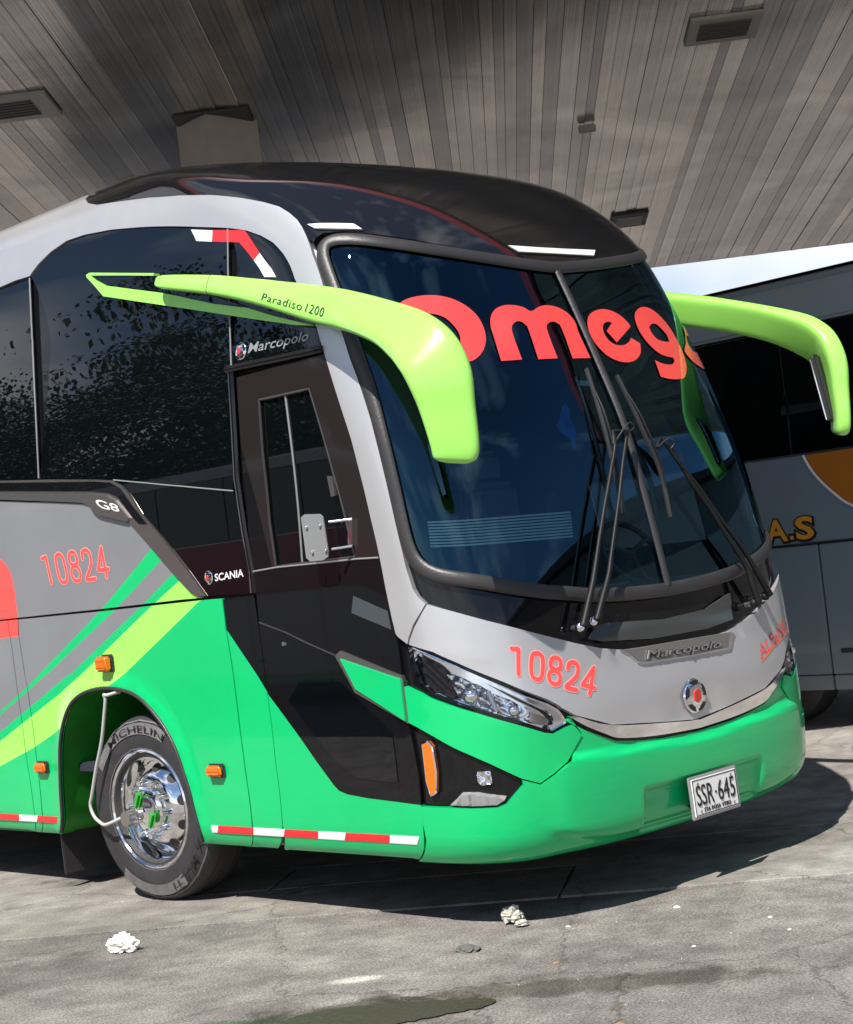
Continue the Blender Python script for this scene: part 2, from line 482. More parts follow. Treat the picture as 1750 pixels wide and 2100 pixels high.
# outlines of the body panels on that surface, in (u, v)
OUT = {
    'dome': [(-2.198, 4.022), (-2.208, 4.051), (-2.316, 4.012), (-2.402, 3.953), (-2.385, 3.913), (-2.230, 3.880), (-2.025, 3.835), (-1.850, 3.775), (-1.691, 3.700), (-1.568, 3.614), (-1.480, 3.548), (-1.431, 3.501), (-1.415, 3.457), (-1.408, 3.411), (-1.413, 3.369), (-1.430, 3.306), (-1.420, 3.270), (-1.384, 3.296), (-1.337, 3.311), (-1.246, 3.302), (-1.149, 3.278), (-0.993, 3.241), (-0.816, 3.204), (-0.611, 3.173), (-0.381, 3.145), (-0.213, 3.130), (0.057, 3.108), (0.000, 3.100), (0.000, 3.400), (0.000, 3.800), (0.000, 4.250)],
    'arch': [(-2.198, 4.022), (-2.208, 4.051), (-2.316, 4.012), (-2.402, 3.953), (-2.385, 3.913), (-2.230, 3.880), (-2.025, 3.835), (-1.850, 3.775), (-1.691, 3.700), (-1.568, 3.614), (-1.480, 3.548), (-1.431, 3.501), (-1.415, 3.457), (-1.408, 3.411), (-1.413, 3.369), (-1.430, 3.306), (-1.457, 3.208), (-1.462, 3.123), (-1.465, 3.050), (-1.455, 2.936), (-1.443, 2.824), (-1.441, 2.667), (-1.435, 2.587), (-1.436, 2.438), (-1.438, 2.299), (-1.449, 2.155), (-1.455, 2.063), (-1.459, 1.971), (-1.465, 1.821), (-1.465, 1.680), (-1.453, 1.579), (-1.438, 1.545), (-1.404, 1.509), (-1.429, 1.483), (-1.497, 1.418), (-1.537, 1.363), (-1.552, 1.331), (-1.602, 1.367), (-1.615, 1.384), (-1.619, 1.450), (-1.619, 1.530), (-1.617, 1.609), (-1.609, 1.742), (-1.607, 1.818), (-1.605, 1.944), (-1.599, 2.071), (-1.595, 2.186), (-1.588, 2.302), (-1.589, 2.425), (-1.589, 2.548), (-1.588, 2.637), (-1.589, 2.726), (-1.591, 2.862), (-1.614, 2.989), (-1.633, 3.119), (-1.628, 3.188), (-1.630, 3.257), (-1.642, 3.326), (-1.681, 3.379), (-1.741, 3.426), (-1.842, 3.469), (-2.021, 3.528), (-2.201, 3.592), (-2.389, 3.658), (-2.576, 3.718), (-2.783, 3.756), (-2.960, 3.763), (-3.186, 3.727), (-3.398, 3.670), (-3.539, 3.623), (-3.586, 3.605), (-3.747, 3.612), (-3.942, 3.605)],
    'gasket': [(0.041, 3.087), (-0.097, 3.096), (-0.231, 3.104), (-0.397, 3.121), (-0.515, 3.134), (-0.627, 3.147), (-0.732, 3.162), (-0.831, 3.177), (-0.923, 3.193), (-1.009, 3.211), (-1.089, 3.229), (-1.163, 3.250), (-1.262, 3.273), (-1.329, 3.275), (-1.384, 3.256), (-1.413, 3.217), (-1.422, 3.156), (-1.419, 3.042), (-1.413, 2.929), (-1.405, 2.817), (-1.404, 2.688), (-1.395, 2.563), (-1.401, 2.467), (-1.411, 2.347), (-1.420, 2.211), (-1.425, 2.131), (-1.429, 2.051), (-1.436, 1.918), (-1.438, 1.810), (-1.430, 1.738), (-1.408, 1.691), (-1.371, 1.656), (-1.320, 1.627), (-1.230, 1.605), (-1.142, 1.583), (-1.066, 1.560), (-0.985, 1.537), (-0.900, 1.516), (-0.809, 1.494), (-0.644, 1.470), (-0.588, 1.454), (-0.466, 1.443), (-0.338, 1.432), (-0.178, 1.425), (-0.017, 1.419)],
    'hood': [(-1.399, 1.510), (-1.276, 1.463), (-1.137, 1.405), (-0.913, 1.318), (-0.708, 1.246), (-0.568, 1.205), (-0.381, 1.172), (-0.181, 1.160), (-0.043, 1.162), (-0.030, 0.778), (-0.193, 0.797), (-0.617, 0.846), (-0.618, 0.848), (-0.815, 0.919), (-0.889, 0.966), (-0.894, 0.975), (-0.943, 1.011), (-1.041, 1.065), (-1.132, 1.122), (-1.223, 1.175), (-1.317, 1.231), (-1.421, 1.287), (-1.542, 1.326), (-1.548, 1.331), (-1.535, 1.357), (-1.499, 1.407), (-1.426, 1.485)],
    'headlight': [(-1.551, 1.319), (-1.507, 1.300), (-1.425, 1.266), (-1.321, 1.214), (-1.227, 1.157), (-1.137, 1.104), (-1.046, 1.047), (-0.948, 0.996), (-0.903, 0.963), (-0.882, 0.928), (-0.875, 0.899), (-0.952, 0.874), (-0.991, 0.888), (-1.077, 0.929), (-1.172, 0.971), (-1.262, 1.013), (-1.338, 1.043), (-1.409, 1.072), (-1.475, 1.097), (-1.517, 1.135), (-1.537, 1.194), (-1.553, 1.263)],
    'lamp_dark': [(-1.542, 1.284), (-1.491, 1.255), (-1.422, 1.219), (-1.387, 1.190), (-1.360, 1.084), (-1.376, 1.064), (-1.417, 1.083), (-1.472, 1.107), (-1.508, 1.145), (-1.527, 1.209)],
    'lamp_main': [(-1.383, 1.182), (-1.321, 1.159), (-1.256, 1.121), (-1.202, 1.089), (-1.187, 0.994), (-1.217, 0.992), (-1.279, 1.027), (-1.335, 1.056), (-1.355, 1.081)],
    'lamp_turn': [(-1.180, 1.076), (-1.113, 1.041), (-1.038, 0.983), (-1.044, 0.937), (-1.077, 0.934), (-1.147, 0.968), (-1.178, 0.987)],
    'lamp_tip': [(-1.030, 0.972), (-0.963, 0.941), (-0.944, 0.922), (-0.954, 0.898), (-1.025, 0.919), (-1.044, 0.932)],
    'lamp_rim_top': [(-1.544, 1.318), (-1.425, 1.269), (-1.320, 1.216), (-1.226, 1.160), (-1.136, 1.107), (-1.045, 1.050), (-0.948, 0.996), (-0.903, 0.963), (-0.882, 0.928), (-0.875, 0.899), (-0.952, 0.874), (-0.958, 0.891), (-0.928, 0.909), (-0.934, 0.942), (-0.961, 0.972), (-1.052, 1.030), (-1.141, 1.089), (-1.230, 1.144), (-1.323, 1.201), (-1.428, 1.251), (-1.485, 1.280)],
    'corner_panel': [(-1.619, 1.145), (-1.549, 1.115), (-1.466, 1.080), (-1.341, 1.028), (-1.266, 0.998), (-1.175, 0.956), (-1.080, 0.914), (-0.993, 0.875), (-0.948, 0.863), (-0.878, 0.883), (-0.839, 0.888), (-0.794, 0.832), (-0.893, 0.723), (-0.971, 0.681), (-1.043, 0.648), (-1.126, 0.682), (-1.193, 0.726), (-1.258, 0.768), (-1.329, 0.809), (-1.405, 0.849), (-1.490, 0.899), (-1.582, 0.949), (-1.629, 0.970), (-1.637, 0.982), (-1.643, 1.070), (-1.631, 1.141), (-1.616, 1.168)],
    'bumper': [(-0.847, 0.915), (-0.865, 0.906), (-0.775, 0.853), (-0.668, 0.804), (-0.596, 0.774), (-0.460, 0.754), (-0.277, 0.738), (-0.025, 0.728), (0.000, 0.600), (0.000, 0.400), (0.000, 0.235)],
    'bumper_left': [(-1.520, 0.291), (-1.593, 0.429), (-1.610, 0.510), (-1.613, 0.592), (-1.465, 0.587), (-1.357, 0.579), (-1.242, 0.575), (-1.204, 0.585), (-1.124, 0.655), (-1.126, 0.682), (-1.043, 0.648), (-0.971, 0.681), (-0.893, 0.723), (-0.794, 0.832)],
    'fog': [(-1.625, 0.964), (-1.583, 0.945), (-1.490, 0.895), (-1.405, 0.845), (-1.330, 0.805), (-1.259, 0.764), (-1.195, 0.722), (-1.131, 0.679), (-1.128, 0.657), (-1.206, 0.588), (-1.242, 0.579), (-1.356, 0.583), (-1.464, 0.591), (-1.609, 0.597), (-1.609, 0.720), (-1.616, 0.807), (-1.623, 0.895)],
    'fog_lens': [(-1.460, 0.592), (-1.390, 0.647), (-1.319, 0.643), (-1.198, 0.615), (-1.207, 0.598), (-1.242, 0.581), (-1.356, 0.585)],
    'fog_small': [(-1.315, 0.735), (-1.255, 0.733), (-1.253, 0.678), (-1.300, 0.670), (-1.317, 0.688)],
    'amber': [(-1.565, 0.874), (-1.534, 0.885), (-1.514, 0.861), (-1.508, 0.743), (-1.521, 0.653), (-1.552, 0.638), (-1.567, 0.704)],
    'strip': [(-0.815, 0.919), (-0.618, 0.848), (-0.617, 0.846), (-0.193, 0.797), (-0.030, 0.778), (-0.022, 0.740), (-0.274, 0.751), (-0.458, 0.766), (-0.594, 0.786), (-0.666, 0.816), (-0.773, 0.868), (-0.861, 0.926)],
    'door': [(-2.286, 2.720), (-1.594, 2.727), (-1.580, 2.685), (-1.589, 2.548), (-1.588, 2.302), (-1.599, 2.071), (-1.607, 1.818), (-1.609, 1.742), (-1.617, 1.609), (-1.619, 1.450), (-1.615, 1.384), (-1.611, 1.347), (-1.618, 1.196), (-1.618, 1.164), (-1.639, 1.085), (-1.632, 0.982), (-1.609, 0.720), (-1.615, 0.599), (-1.612, 0.485), (-1.540, 0.312), (-1.525, 0.291)],
    'door_rear': [(-2.546, 0.308), (-2.634, 0.463), (-2.641, 0.784), (-2.632, 1.139), (-2.607, 1.476), (-2.600, 1.494), (-2.549, 1.763), (-2.525, 1.944), (-2.427, 2.301)],
    'door_glass': [(-2.164, 2.580), (-1.772, 2.578), (-1.774, 2.344), (-1.779, 2.152), (-1.776, 2.030), (-1.779, 1.850), (-1.776, 1.758), (-2.372, 1.756), (-2.341, 1.972), (-2.250, 2.325)],
    'door_mid': [(-2.555, 1.745), (-2.366, 1.752), (-2.159, 1.750), (-1.958, 1.748), (-1.765, 1.747), (-1.617, 1.741)],
    'door_low_glass': [(-2.347, 1.193), (-2.101, 1.190), (-2.033, 1.160), (-1.908, 1.059), (-1.826, 0.993), (-1.747, 0.928), (-1.742, 0.824), (-1.745, 0.694), (-1.887, 0.704), (-2.037, 0.714), (-2.162, 0.789), (-2.295, 0.906), (-2.381, 0.999), (-2.465, 1.094)],
    'door_diag': [(-2.595, 1.489), (-2.406, 1.430), (-2.257, 1.371), (-2.062, 1.302)],
    'fin': [(-2.016, 1.285), (-1.815, 1.230), (-1.625, 1.177), (-1.624, 1.149), (-1.632, 1.066), (-1.639, 0.984), (-1.782, 1.061), (-1.938, 1.139)],
    'fin_trim': [(-2.057, 1.301), (-2.010, 1.324), (-1.808, 1.257), (-1.617, 1.192), (-1.613, 1.164), (-1.621, 1.067), (-1.629, 0.970), (-1.785, 1.045), (-1.955, 1.121)],
    'film': [(-1.846, 1.578), (-1.739, 1.535), (-1.636, 1.493), (-1.637, 1.406), (-1.758, 1.451), (-1.885, 1.498)],
    'green_front': [(-2.891, 1.482), (-2.806, 1.364), (-2.720, 1.249), (-2.633, 1.135), (-2.530, 1.022), (-2.426, 0.910), (-2.317, 0.788), (-2.209, 0.676), (-2.175, 0.649), (-2.115, 0.633), (-1.968, 0.618), (-1.782, 0.607), (-1.615, 0.594), (-1.500, 0.550), (-1.450, 0.150), (-3.000, 0.150), (-3.000, 1.500)],
    'p3': [(-2.859, 1.624), (-2.880, 1.469), (-2.887, 1.251), (-2.902, 0.959), (-2.898, 0.694), (-2.881, 0.431), (-2.791, 0.266), (-2.546, 0.308), (-2.634, 0.463), (-2.641, 0.784), (-2.632, 1.139), (-2.607, 1.476), (-2.592, 1.621), (-2.599, 1.630)],
    'p2': [(-4.889, 1.630), (-3.970, 1.629), (-3.001, 1.634), (-2.856, 1.632), (-2.880, 1.469), (-2.887, 1.251), (-2.902, 0.959), (-2.898, 0.694), (-2.881, 0.431), (-2.791, 0.266)],
    'p2_left': [(-4.851, 0.269), (-4.934, 0.606), (-4.931, 0.913), (-4.924, 1.222), (-4.931, 1.292), (-4.919, 1.528)],
    'strip_panel': [(-5.010, 1.629), (-4.889, 1.630), (-4.919, 1.528), (-4.931, 1.292), (-4.924, 1.222), (-4.931, 0.913), (-4.934, 0.606), (-4.851, 0.269), (-4.955, 0.275), (-5.027, 0.523), (-5.049, 0.830), (-5.042, 1.224), (-5.020, 1.526)],
    'belt': [(-5.101, 1.629), (-4.801, 1.629), (-4.513, 1.629), (-4.236, 1.629), (-3.970, 1.629), (-3.714, 1.631), (-3.467, 1.633), (-3.229, 1.634), (-3.000, 1.635)],
    'black_front': [(-2.991, 1.639), (-2.936, 1.553), (-2.880, 1.469), (-2.788, 1.347), (-2.693, 1.226), (-2.632, 1.139), (-2.529, 1.025), (-2.426, 0.913), (-2.276, 0.865), (-2.130, 0.819), (-2.100, 0.976), (-2.064, 1.132), (-2.025, 1.287), (-1.981, 1.441), (-1.932, 1.595), (-1.879, 1.747), (-2.108, 1.711), (-2.347, 1.673), (-2.595, 1.634)],
    'b1': [(-3.172, 2.058), (-3.376, 1.933), (-3.568, 1.838), (-3.764, 1.741), (-3.966, 1.641), (-4.229, 1.528), (-4.500, 1.410), (-4.776, 1.288), (-4.946, 1.212), (-5.116, 1.145), (-5.288, 1.077), (-5.632, 0.983), (-5.989, 0.883)],
    'b2': [(-3.093, 1.959), (-3.307, 1.865), (-3.494, 1.782), (-3.686, 1.697), (-3.883, 1.610), (-4.124, 1.514), (-4.372, 1.415), (-4.625, 1.312), (-4.788, 1.250), (-4.954, 1.186), (-5.295, 1.056), (-5.639, 0.958), (-5.996, 0.855)],
    'b3': [(-3.008, 1.887), (-3.235, 1.785), (-3.405, 1.711), (-3.580, 1.635), (-3.852, 1.523), (-4.132, 1.407), (-4.419, 1.285), (-4.449, 1.280), (-4.731, 1.174), (-5.022, 1.065), (-5.324, 0.951), (-5.671, 0.831), (-6.034, 0.706)],
    'b4': [(-2.964, 1.845), (-3.188, 1.745), (-3.334, 1.688), (-3.484, 1.630), (-3.743, 1.521), (-4.009, 1.408), (-4.281, 1.291), (-4.573, 1.173), (-4.821, 1.083), (-5.077, 0.990), (-5.339, 0.893), (-5.685, 0.772), (-6.049, 0.645)],
    'b5': [(-2.989, 1.645), (-3.083, 1.615), (-3.338, 1.504), (-3.600, 1.389), (-3.869, 1.269), (-4.025, 1.204), (-4.273, 1.102), (-4.529, 0.997), (-4.735, 0.927), (-4.945, 0.856), (-5.157, 0.799), (-5.375, 0.739), (-5.714, 0.655), (-6.066, 0.570)],
    'red_swoosh': [(-5.169, 2.049), (-4.946, 2.003), (-4.893, 1.958), (-4.862, 1.907), (-4.856, 1.851), (-4.860, 1.784), (-4.887, 1.644), (-4.913, 1.526), (-5.143, 1.522), (-5.390, 1.520)],
    'arch_hole': [(-4.672, 0.451), (-4.678, 0.571), (-4.652, 0.720), (-4.623, 0.872), (-4.551, 1.012), (-4.440, 1.120), (-4.298, 1.175), (-4.114, 1.198), (-3.976, 1.194), (-3.813, 1.168), (-3.709, 1.124), (-3.615, 1.047), (-3.538, 0.972), (-3.465, 0.869), (-3.405, 0.706), (-3.366, 0.580), (-3.340, 0.478), (-3.303, 0.398)],
    'upper_panel': [(-5.100, 1.632), (-4.800, 1.632), (-4.512, 1.633), (-4.235, 1.633), (-3.969, 1.633), (-3.714, 1.635), (-3.469, 1.637), (-3.233, 1.639), (-3.005, 1.641), (-3.054, 1.651), (-3.107, 1.673), (-3.188, 1.745), (-3.301, 1.860), (-3.391, 1.956), (-3.516, 2.088), (-3.622, 2.112), (-3.776, 2.151), (-3.828, 2.208), (-3.895, 2.233), (-4.064, 2.255), (-4.237, 2.277), (-4.507, 2.309), (-4.787, 2.344)],
    'trim': [(-4.732, 2.460), (-4.449, 2.431), (-4.178, 2.404), (-3.953, 2.378), (-3.735, 2.353), (-3.574, 2.330), (-3.506, 2.296), (-3.461, 2.248), (-3.387, 2.121), (-3.309, 2.038), (-3.200, 1.917), (-3.094, 1.789), (-2.988, 1.648), (-3.054, 1.651), (-3.106, 1.676), (-3.186, 1.750), (-3.299, 1.864), (-3.389, 1.961), (-3.515, 2.090), (-3.637, 2.116), (-3.774, 2.154), (-3.826, 2.211), (-3.927, 2.241), (-4.236, 2.281), (-4.505, 2.314), (-4.785, 2.349)],
    'trim_inlay': [(-4.738, 2.448), (-4.388, 2.410), (-4.056, 2.375), (-3.740, 2.342), (-3.587, 2.319), (-3.506, 2.276), (-3.422, 2.153), (-3.347, 2.062), (-3.421, 2.072), (-3.469, 2.119), (-3.551, 2.233), (-3.637, 2.267), (-3.830, 2.297), (-4.126, 2.330), (-4.436, 2.364), (-4.760, 2.400)],
    'badge': [(-3.861, 2.281), (-3.851, 2.245), (-3.818, 2.183), (-3.771, 2.155), (-3.620, 2.117), (-3.522, 2.094), (-3.486, 2.111), (-3.576, 2.216), (-3.644, 2.251), (-3.771, 2.274)],
    'pane_a': [(-3.952, 3.598), (-3.756, 3.605), (-3.605, 3.599), (-4.209, 2.735), (-4.307, 2.425), (-4.729, 2.467)],
    'pane_b': [(-3.589, 3.598), (-3.538, 3.616), (-3.397, 3.663), (-3.186, 3.719), (-2.963, 3.754), (-2.789, 3.748), (-2.585, 3.712), (-2.397, 3.653), (-2.207, 3.587), (-2.027, 3.524), (-1.862, 3.470), (-1.933, 3.406), (-2.094, 3.245), (-2.187, 3.088), (-2.252, 2.931), (-2.307, 2.775), (-2.287, 2.753), (-2.353, 2.683), (-2.403, 2.553), (-2.456, 2.422), (-2.508, 2.292), (-2.559, 2.162), (-2.790, 2.201), (-3.030, 2.242), (-3.280, 2.284), (-3.541, 2.329), (-3.579, 2.337), (-3.870, 2.372), (-4.176, 2.408), (-4.293, 2.421)],
    'pane_c': [(-1.852, 3.467), (-1.746, 3.422), (-1.688, 3.376), (-1.649, 3.324), (-1.636, 3.255), (-1.635, 3.186), (-1.640, 3.117), (-1.622, 2.989), (-1.599, 2.864), (-1.592, 2.756), (-1.834, 2.759), (-2.078, 2.766), (-2.332, 2.772)],
    'pane_d': [(-3.556, 2.325), (-3.292, 2.280), (-3.038, 2.237), (-2.795, 2.196), (-2.561, 2.156), (-2.549, 2.052), (-2.534, 1.949), (-2.567, 1.792), (-2.598, 1.634), (-2.785, 1.641), (-2.978, 1.647), (-3.091, 1.796), (-3.197, 1.924), (-3.306, 2.045), (-3.384, 2.128), (-3.451, 2.251), (-3.496, 2.299)],
    'div_ab': [(-3.610, 3.593), (-3.722, 3.505), (-3.818, 3.421), (-3.904, 3.336), (-3.980, 3.251), (-4.035, 3.165), (-4.073, 3.079), (-4.099, 3.009), (-4.124, 2.940), (-4.146, 2.870), (-4.167, 2.801), (-4.188, 2.731), (-4.213, 2.654), (-4.240, 2.578), (-4.269, 2.501), (-4.298, 2.425)],
    'div_bc': [(-1.855, 3.470), (-1.920, 3.415), (-1.982, 3.358), (-2.040, 3.302), (-2.092, 3.245), (-2.139, 3.178), (-2.174, 3.110), (-2.203, 3.043), (-2.231, 2.975), (-2.256, 2.908), (-2.280, 2.841), (-2.302, 2.775)],
    'div_d': [(-3.565, 2.331), (-3.435, 2.308), (-3.308, 2.287), (-3.184, 2.265), (-3.062, 2.244), (-2.957, 2.227), (-2.854, 2.209), (-2.753, 2.192), (-2.654, 2.175), (-2.556, 2.159)],
    'drip': [(-2.339, 2.765), (-2.131, 2.760), (-1.991, 2.756), (-1.854, 2.752), (-1.657, 2.748), (-1.590, 2.748)],
    'post': [(-2.321, 2.754), (-2.364, 2.619), (-2.411, 2.485), (-2.460, 2.351), (-2.508, 2.218), (-2.533, 2.082), (-2.554, 1.946), (-2.562, 1.846), (-2.570, 1.746), (-2.594, 1.639)],
    'O_out': [(-1.117, 2.919), (-1.050, 2.940), (-0.950, 2.945), (-0.851, 2.926), (-0.769, 2.880), (-0.724, 2.817), (-0.725, 2.729), (-0.770, 2.660), (-0.835, 2.616), (-0.884, 2.603), (-0.956, 2.597), (-1.036, 2.615), (-1.104, 2.659), (-1.154, 2.728), (-1.177, 2.808), (-1.160, 2.875)],
    'O_in': [(-0.994, 2.853), (-0.928, 2.832), (-0.890, 2.787), (-0.876, 2.739), (-0.890, 2.692), (-0.925, 2.676), (-0.977, 2.683), (-1.026, 2.717), (-1.054, 2.771), (-1.049, 2.822), (-1.027, 2.848)],
    'm': [(-0.673, 2.771), (-0.647, 2.824), (-0.595, 2.864), (-0.519, 2.884), (-0.446, 2.883), (-0.391, 2.872), (-0.349, 2.852), (-0.272, 2.876), (-0.200, 2.884), (-0.125, 2.872), (-0.064, 2.840), (-0.039, 2.794), (-0.048, 2.739), (-0.041, 2.601), (-0.184, 2.601), (-0.171, 2.730), (-0.172, 2.780), (-0.209, 2.796), (-0.263, 2.785), (-0.286, 2.758), (-0.297, 2.603), (-0.440, 2.601), (-0.426, 2.723), (-0.423, 2.772), (-0.452, 2.797), (-0.496, 2.795), (-0.534, 2.769), (-0.546, 2.725), (-0.552, 2.602), (-0.690, 2.599), (-0.676, 2.736)],
    'e': [(0.071, 2.804), (0.125, 2.841), (0.216, 2.864), (0.306, 2.862), (0.378, 2.835), (0.419, 2.797), (0.427, 2.771), (0.236, 2.683), (0.193, 2.746), (0.274, 2.791), (0.241, 2.797), (0.191, 2.781), (0.164, 2.743), (0.171, 2.701), (0.210, 2.673), (0.282, 2.668), (0.349, 2.687), (0.382, 2.709), (0.445, 2.678), (0.408, 2.626), (0.338, 2.589), (0.260, 2.575), (0.176, 2.583), (0.099, 2.618), (0.049, 2.683), (0.043, 2.748)],
    'g_out': [(0.516, 2.832), (0.568, 2.867), (0.646, 2.887), (0.728, 2.877), (0.792, 2.835), (0.834, 2.777), (0.849, 2.714), (0.850, 2.633), (0.837, 2.592), (0.803, 2.541), (0.731, 2.491), (0.669, 2.480), (0.566, 2.482), (0.493, 2.494), (0.511, 2.586), (0.570, 2.567), (0.661, 2.562), (0.704, 2.580), (0.708, 2.601), (0.678, 2.603), (0.595, 2.619), (0.536, 2.660), (0.499, 2.717), (0.493, 2.779)],
    'g_in': [(0.607, 2.771), (0.646, 2.789), (0.692, 2.791), (0.727, 2.769), (0.757, 2.731), (0.749, 2.692), (0.701, 2.691), (0.632, 2.704), (0.605, 2.737)],
    'a_out': [(1.093, 2.805), (1.141, 2.790), (1.106, 2.755), (1.098, 2.708), (1.135, 2.673), (1.113, 2.615), (1.108, 2.555), (1.119, 2.548), (1.044, 2.551), (0.964, 2.569), (0.920, 2.592), (0.891, 2.619), (0.878, 2.640), (0.914, 2.666), (0.972, 2.699)],
    'a_in': [(1.055, 2.742), (1.092, 2.729), (1.144, 2.705), (1.119, 2.648), (1.064, 2.641), (1.010, 2.648), (0.987, 2.684), (1.001, 2.713)],
    'num_front': [(-1.070, 1.287), (-0.605, 1.114), (-0.690, 0.988), (-1.093, 1.152)],
    'num_side': [(-4.506, 1.986), (-3.799, 1.988), (-3.809, 1.798), (-4.505, 1.798)],
    't_marco_side': [(-2.130, 2.870), (-1.650, 2.854), (-1.672, 2.807), (-2.149, 2.821)],
    't_marco_emb': [(-2.203, 2.841)],
    't_scania': [(-2.873, 1.756), (-2.629, 1.765), (-2.639, 1.727), (-2.883, 1.719)],
    't_scania_emb': [(-2.934, 1.741)],
    't_g8': [(-3.773, 2.252), (-3.561, 2.194), (-3.551, 2.151), (-3.739, 2.194)],
    'nameplate': [(-0.451, 1.177), (-0.334, 1.173), (0.068, 1.167), (0.390, 1.161), (0.425, 1.153), (0.399, 1.126), (0.372, 1.086), (0.353, 1.075), (0.033, 1.081), (-0.316, 1.090), (-0.354, 1.101), (-0.402, 1.151)],
    'nameplate_in': [(-0.431, 1.172), (-0.335, 1.169), (-0.140, 1.166), (0.067, 1.163), (0.221, 1.161), (0.384, 1.158), (0.344, 1.087), (0.187, 1.088), (0.036, 1.088), (-0.140, 1.094), (-0.308, 1.099), (-0.347, 1.107), (-0.394, 1.152)],
    't_nameplate': [(-0.288, 1.154), (0.285, 1.129), (0.269, 1.096), (-0.299, 1.111)],
    'emblem': [(0.000, 0.896)],
    't_alf': [(0.604, 1.066), (1.014, 1.171), (1.061, 1.121), (0.620, 0.993)],
    'alf_line': [(0.608, 0.983), (0.792, 1.050), (1.067, 1.112), (1.058, 1.101), (0.793, 1.042), (0.614, 0.979)],
    'lamp_dome_l': [(-1.387, 3.372), (-1.322, 3.363), (-1.179, 3.333), (-1.153, 3.292), (-1.258, 3.311), (-1.363, 3.336)],
    'lamp_dome_r': [(-0.329, 3.195), (-0.094, 3.193), (0.159, 3.192), (0.431, 3.194), (0.383, 3.155), (0.153, 3.155), (-0.063, 3.156), (-0.266, 3.158)],
    'tape1w': [(-2.089, 3.532), (-1.960, 3.489), (-2.033, 3.435), (-2.129, 3.465)],
    'tape1r': [(-1.959, 3.489), (-1.757, 3.434), (-1.785, 3.298), (-1.860, 3.274), (-1.860, 3.384), (-2.031, 3.435)],
    'tape1w2': [(-1.785, 3.297), (-1.767, 3.155), (-1.851, 3.173), (-1.859, 3.272)],
    'loop': [(-3.113, 3.465), (-3.095, 3.330), (-2.854, 3.243), (-2.604, 3.159), (-2.353, 3.080), (-2.107, 3.004), (-1.910, 2.944), (-1.710, 2.886), (-1.571, 2.858), (-1.701, 2.905), (-1.842, 2.956), (-2.013, 3.032), (-2.135, 3.067), (-2.259, 3.103), (-2.436, 3.170), (-2.608, 3.240), (-2.812, 3.310), (-3.014, 3.383), (-3.069, 3.441), (-3.068, 3.465), (-2.827, 3.407), (-2.593, 3.349), (-2.579, 3.362), (-2.815, 3.421), (-3.057, 3.482), (-3.097, 3.478)],
    'inlay': [(-3.060, 3.461), (-2.822, 3.403), (-2.591, 3.346), (-2.593, 3.274), (-2.445, 3.218), (-2.293, 3.164), (-2.158, 3.101), (-2.022, 3.039), (-2.256, 3.110), (-2.432, 3.177), (-2.603, 3.246), (-2.805, 3.317), (-3.007, 3.390), (-3.058, 3.438)],
    'wip_n_arm1': [(-0.691, 1.313), (-0.635, 1.405), (-0.576, 1.498), (-0.523, 1.594), (-0.469, 1.692), (-0.421, 1.773), (-0.372, 1.856), (-0.319, 1.939), (-0.265, 2.024), (-0.197, 2.127), (-0.182, 2.198)],
    'wip_n_arm2': [(-0.606, 1.329), (-0.539, 1.425), (-0.470, 1.521), (-0.417, 1.618), (-0.362, 1.716), (-0.281, 1.856), (-0.231, 1.948), (-0.180, 2.040), (-0.117, 2.137), (-0.080, 2.193)],
    'wip_n_blade': [(-0.157, 2.528), (-0.183, 2.425), (-0.195, 2.329), (-0.191, 2.256), (-0.193, 2.184), (-0.207, 2.091), (-0.209, 2.021), (-0.217, 1.901), (-0.220, 1.810)],
    'wip_f_arm1': [(0.628, 1.278), (0.606, 1.373), (0.589, 1.467), (0.498, 1.616), (0.414, 1.763), (0.363, 1.841), (0.313, 1.917), (0.269, 2.005), (0.227, 2.092), (0.160, 2.146)],
    'wip_f_arm2': [(0.751, 1.303), (0.677, 1.413), (0.615, 1.521), (0.515, 1.652), (0.445, 1.750), (0.359, 1.885), (0.259, 2.009), (0.200, 2.108)],
    'wip_f_blade': [(0.064, 2.490), (0.067, 2.388), (0.075, 2.290), (0.091, 2.216), (0.099, 2.142), (0.115, 2.053), (0.134, 1.994), (0.130, 1.878), (0.116, 1.763)],
    'cowl': [(-0.567, 1.305), (-0.485, 1.312), (-0.297, 1.298), (-0.098, 1.283), (0.072, 1.289), (0.250, 1.295), (0.465, 1.351), (0.480, 1.305), (0.449, 1.220), (0.216, 1.199), (0.007, 1.200), (-0.191, 1.201), (-0.373, 1.216), (-0.545, 1.229), (-0.627, 1.252)],
    'mark': [(-4.014, 1.332), (-4.862, 0.740), (-3.136, 0.738)],
    'tape_x': [(-5.803, 0.377), (-5.202, 0.395), (-5.197, 0.395), (-4.992, 0.396), (-4.981, 0.397), (-4.696, 0.397), (-3.234, 0.374), (-3.178, 0.377), (-3.173, 0.373), (-2.873, 0.387), (-2.869, 0.387), (-2.622, 0.393), (-2.618, 0.393), (-2.354, 0.401), (-2.350, 0.401), (-2.152, 0.408), (-2.148, 0.408), (-1.829, 0.419), (-1.825, 0.419), (-1.651, 0.425)],
    'handle': [(-1.813, 2.151), (-1.781, 2.148), (-1.793, 2.054), (-1.822, 2.052)],
    'door_mirror': [(-1.989, 1.974), (-1.957, 1.988), (-1.848, 1.979), (-1.828, 1.962), (-1.839, 1.879), (-1.850, 1.796), (-1.859, 1.771), (-1.903, 1.758), (-1.994, 1.760), (-2.020, 1.780)],
    'door_bracket': [(-1.800, 1.934), (-1.711, 1.934), (-1.755, 1.810), (-1.827, 1.807)],
    'lock': [(-2.430, 1.374)],
    'sticker': [(-0.186, 2.492), (-0.080, 2.489), (-0.095, 2.463), (-0.196, 2.466)],
